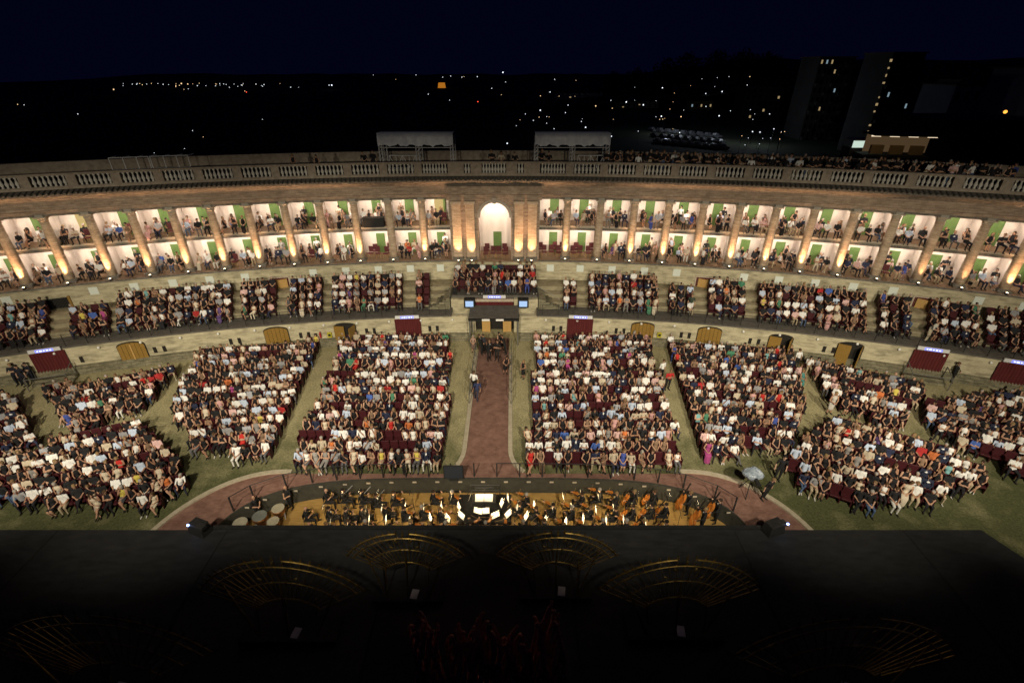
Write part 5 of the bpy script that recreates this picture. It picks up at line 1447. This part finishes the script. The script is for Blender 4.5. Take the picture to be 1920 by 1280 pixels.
for k, (x, y, r_) in enumerate(((-11.6, 17.85, .36), (-10.85, 18.35, .32), (-10.75, 17.5, .30), (-12.4, 17.4, .36))):
    e = empty('timpani_drum', (x, y, ZP), 0, ('large timpani with grey head, leftmost but one', 'timpani with pale head behind the others', 'smaller timpani with cream head nearest the players', 'bass drum lying at the far left pit corner')[k], 'drum', 'percussion drums')
    MB().lathe([(.1, .2), (r_ * .75, .35), (r_, .62), (r_ * 1.02, .8)], (0, 0, 0), 18).obj('kettle', M['copper'], e, True)
    MB().lathe([(r_ * 1.03, .8), (r_ * 1.0, .83), (.02, .835)], (0, 0, 0), 18).obj('drum_head', M['skin_grey' if k == 0 else 'skin_drum'], e)
    for t in range(3): MB().tube((r_ * .7 * math.cos(t * 2.1), r_ * .7 * math.sin(t * 2.1), 0), (r_ * .9 * math.cos(t * 2.1), r_ * .9 * math.sin(t * 2.1), .7), .02, None, 5).obj('leg', M['grey_metal'], e)
    lamp_light(e, (0, .2, 1.7), (.0, 1.2, 1.2, .2)[k] + .2, (R(10), 0, 0), .3)  # unseen light over the drum
# dark panel behind the podium, monitors at the stage corners, covered camera
e = empty('display_panel', (-1.75, 20.18, 0), 0, 'dark flat display panel on the pit rim behind the podium', 'screen')
MB().box((0, 0, .55), (1.1, .08, .95)).obj('panel', M['black'], e, bevel=.01); MB().box((0, -.05, .56), (1.0, .02, .82)).obj('screen', mat('dark_screen', (.03, .035, .045), .3), e); MB().box((0, 0, .04), (.5, .3, .08)).obj('stand', M['iron'], e)
for s, u, w in ((-1, 375, 'left'), (1, 1450, 'right')):
    x, y, _ = pix(u, 990, 1.1)
    e = empty('stage_monitor', (x, y, ZS), R(20 * s), 'black box with a small blue light at the %s front stage corner' % w, 'monitor')
    MB().box((0, 0, .3), (.95, .6, .6), 0, .8).obj('case', M['black'], e, bevel=.03); MB().box((.3, -.1, .52), (.4, .3, .2)).obj('head', M['iron'], e, bevel=.02)
    MB().ball((s * .35 + .1, -.28, .62), .055, 8, 5).obj('indicator', M['blue_dot'], e)
x, y, _ = pix(1400, 925, 0)
e = empty('covered_camera', (x, y, 0), 0, 'camera on a tripod wrapped in pale blue plastic right of the pit', 'camera')
for t in range(3): MB().tube((0, 0, 1.2), (.5 * math.cos(t * 2.1), .5 * math.sin(t * 2.1), 0), .025, None, 5).obj('tripod_leg', M['iron'], e)
cv = MB().ball((0, 0, 1.45), .42, 14, 9, (1.25, .9, .75)); cv.v = [(a + .05 * math.sin(9 * c_ + 5 * a), b2 + .05 * math.sin(11 * a), c_ + .05 * math.sin(8 * b2 + 6 * a)) for a, b2, c_ in cv.v]
cv.obj('plastic_cover', M['sheet'], e); MB().tube((0, -.3, 1.4), (0, -.75, 1.35), .1, .12, 8).obj('lens', M['black'], e)

# ------------------------------------------------------------------ spear fans on the stage
def spear_mesh(L):
    return MB().tube((0, 0, 0), (0, 0, L), .018, .016, 5).add([(-.05, 0, L), (0, .015, L), (.05, 0, L), (0, -.015, L), (0, 0, L + .3), (-.06, 0, L + .08), (.06, 0, L + .08)], [(0, 1, 4), (1, 2, 4), (2, 3, 4), (3, 0, 4), (0, 3, 2, 1)]).mesh('spear', M['gold'])
FANS = [(770, 1098, 992, 205, 'rear left fan of golden spears near the pit edge'), (1040, 1093, 990, 210, 'rear right fan of golden spears near the pit edge'), (552, 1168, 1040, 290, 'large left fan of golden spears on the dark stage'),
        (1258, 1165, 1038, 285, 'large right fan of golden spears on the dark stage'), (225, 1268, 1140, 400, 'dim fan of spears at the lower left of the stage'), (1560, 1268, 1146, 400, 'dim fan of spears at the lower right of the stage')]
for u, vb, vt, wpx, lab in FANS:
    x, y, _ = pix(u, vb, ZS)
    _, _, zt = pixY(u, vt, y)
    hgt = zt - ZS
    dep = y * math.cos(PITCH) + (CAMH - zt + 1) * math.sin(PITCH)
    W = 1.17 * wpx / FPX * dep
    amax = R(58)
    r1 = W / 2 / math.sin(amax)
    zf = hgt - r1
    r0 = r1 * .36
    e = empty('spear_fan', (x, y, ZS), 0, lab, 'stage prop', 'fans of spears on the stage')
    sm = spear_mesh(r1 - r0 - .3)
    N = 23
    for k in range(N):
        a = -amax + 2 * amax * k / (N - 1)
        put('spear', sm, e, (r0 * math.sin(a), .0, zf + r0 * math.cos(a)), (0, a, 0))
    for fr, rr_ in ((.93, .035), (.84, .028), (.62, .022), (.37, .03)):
        pts = [(r1 * fr * math.sin(a), -.03, zf + r1 * fr * math.cos(a)) for a in lin(-amax, amax, 20)]
        if fr > .9:
            MB().path(pts[:10], rr_, 6).obj('arc', M['gold'], e); MB().path(pts[11:], rr_, 6).obj('arc', M['gold'], e)
        else: MB().path(pts, rr_, 6).obj('arc', M['gold'], e)
    for cx_, fr in ((-.12, .8), (.12, .8), (0, .9), (-.1, .62), (.1, .62), (.24, .7), (-.24, .7)):
        q = MB().ball((0, 0, 0), .1, 6, 4, (.5, .3, 1)).obj('leaf_ornament', M['gold'], e, loc=(r1 * fr * math.sin(cx_), -.07, zf + r1 * fr * math.cos(cx_)), rot=(0, cx_ * 4, 0))
    for s in (-1, 0, 1):
        MB().tube((s * r1 * .28, -.55, .02), (s * r1 * .55, -.02, zf + r1 * .6), .028, None, 5).tube((s * r1 * .28, -.55, .02), (s * r1 * .3, .0, zf + r0), .022, None, 5).obj('strut', M['gold'], e)
        MB().box((s * r1 * .28, -.55, .012), (.3, .12, .02)).obj('foot_plate', M['gold'], e)
    MB().box((0, -.25, .04), (r1 * .95, 1.0, .08)).obj('base', M['black'], e)
    pg = MB().box((0, 0, 0), (.3, .42, .01)).obj('paper_sheet', M['paper'], None, loc=(x + .25, y - .42, ZS + .09), rot=(R(0), 0, R(-8)))
    tag(pg, 'white paper at the foot of the ' + lab.split(' of ')[0] + (' near the pit edge' if 'rear' in lab else (' at lower ' + ('left' if 'lower left' in lab else 'right') if 'dim' in lab else ' of spears')), 'paper', 'papers at the fans')
# wine-red draped plumes
dp = empty('draped_plumes', (*pix(920, 1290, ZS)[:2], ZS), 0, 'dark wine-red draped plumes rising from the black stage', 'stage prop')
rg = random.Random(3)
for k, (u, v) in enumerate(((790, 1160), (865, 1165), (905, 1162), (965, 1170), (1030, 1140))):
    y0 = dp.location.y + .3 * (k % 2)
    px_, _, pz = pixY(u, v, y0)
    mb = MB()
    lx, lz = px_ - dp.location.x, pz - ZS
    for j in range(9):
        o = (j - 4) * .11
        pts = []
        for t in lin(0, 1, 12):
            a = math.pi * t * .55
            pts.append((lx + o * (1.2 - t * .4) + .1 * math.sin(t * 7 + j + k), .25 * math.sin(j * 1.3 + t * 3), lz * math.sin(a / .55 / 2) * (1 - .03 * abs(j - 4)) ))
        for a, b2, t in zip(pts[:-1], pts[1:], lin(0, 1, 11)): mb.tube(a, b2, .10 - .05 * t, .10 - .05 * (t + .09), 6)
    mb.obj('plume', M['drape'], dp, True)

# ------------------------------------------------------------------ build audience: the largest as individuals, the rest as one crowd
def cam_dist(l): return math.sqrt((l[0] - CAMX) ** 2 + l[1] ** 2 + (l[2] - CAMH) ** 2)
def in_frame(l):
    zc = l[1] * math.cos(PITCH) + (CAMH - l[2]) * math.sin(PITCH); 
    return -20 < 960 + FPX * (l[0] - CAMX) / zc < 1940
n_mus = sum(1 for o in bpy.data.objects if o.name.startswith('person'))
cand = sorted([r for r in PEOPLE if r['where'] and not r['force'] and in_frame(r['loc'])], key=lambda r: cam_dist(r['loc']))
forced = [r for r in PEOPLE if r['force']]
single = forced + cand[:max(0, 300 - n_mus - len(forced))]
ids = {id(r) for r in single}
for r in single:
    V, F, FC = person_arrays(r, True)
    o = put('person', mesh_from('person', V, F, FC), None, r['loc'], (0, 0, r['rz']))
    if r['where'][0] == 'S': lab = 'person in ' + r['where'][1]
    else: lab = 'person in %s, %s row, %s from %s, %s' % (r['desc'], ORD[r['where'][1]], ORD[r['where'][2]], r['where'][3], r['where'][0])
    tag(o, lab, 'person', 'audience' if r['where'][0] != 'S' else 'people standing about')
def crowd(name, recs, label):
    Vs, Fs, Cs, off = [], [], [], 0
    for r in recs:
        V, F, FC = person_arrays(r, False)
        c, s = math.cos(r['rz']), math.sin(r['rz'])
        W = V @ np.array([[c, s, 0], [-s, c, 0], [0, 0, 1]]) + np.array(r['loc'])
        Vs.append(W); Fs.append(F + off); Cs.append(FC); off += len(V)
    o = put(name, mesh_from(name, np.concatenate(Vs), np.concatenate(Fs), np.concatenate(Cs)))
    tag(o, label, 'crowd', kind='stuff')
crowd('audience_crowd', [r for r in PEOPLE if id(r) not in ids], 'rest of the audience in the arena, terraces, boxes and roof')
vis = [s for s in SEATS if s[3]]
free = sorted([s for s in vis if not s[2]], key=lambda s: cam_dist(s[0]))
taken = sorted([s for s in vis if s[2] and s[3][1] == 1], key=lambda s: cam_dist(s[0]))
chosen = (free + taken)[:300]
cid = {id(s) for s in chosen}
for s in chosen:
    o = put('theatre_seat', seat_me, None, s[0], (0, 0, s[1]))
    tag(o, '%s dark red seat, %s row, %s from %s, %s' % ('empty' if not s[2] else 'occupied', ORD[s[3][1]], ORD[s[3][2]], s[3][3], s[3][0]), 'seat', 'dark red arena seats')
V0 = np.array([v.co for v in seat_me.vertices]); P0 = [tuple(p.vertices) for p in seat_me.polygons]
vs, fs, off = [], [], 0
for s in SEATS:
    if id(s) in cid: continue
    c, sn = math.cos(s[1]), math.sin(s[1])
    W = V0 @ np.array([[c, sn, 0], [-sn, c, 0], [0, 0, 1]]) + np.array(s[0])
    vs.append(W); fs += [tuple(i + off for i in p) for p in P0]; off += len(V0)
me = bpy.data.meshes.new('seat_rows'); me.from_pydata(np.concatenate(vs).tolist(), [], fs); me.materials.append(M['seat'])
tag(put('seat_rows', me), 'remaining rows of dark red seats under the audience', 'seats', kind='stuff')
print('people', len(PEOPLE), 'single', len(single), 'musicians', n_mus, 'seats', len(SEATS), 'objects', len(bpy.data.objects))
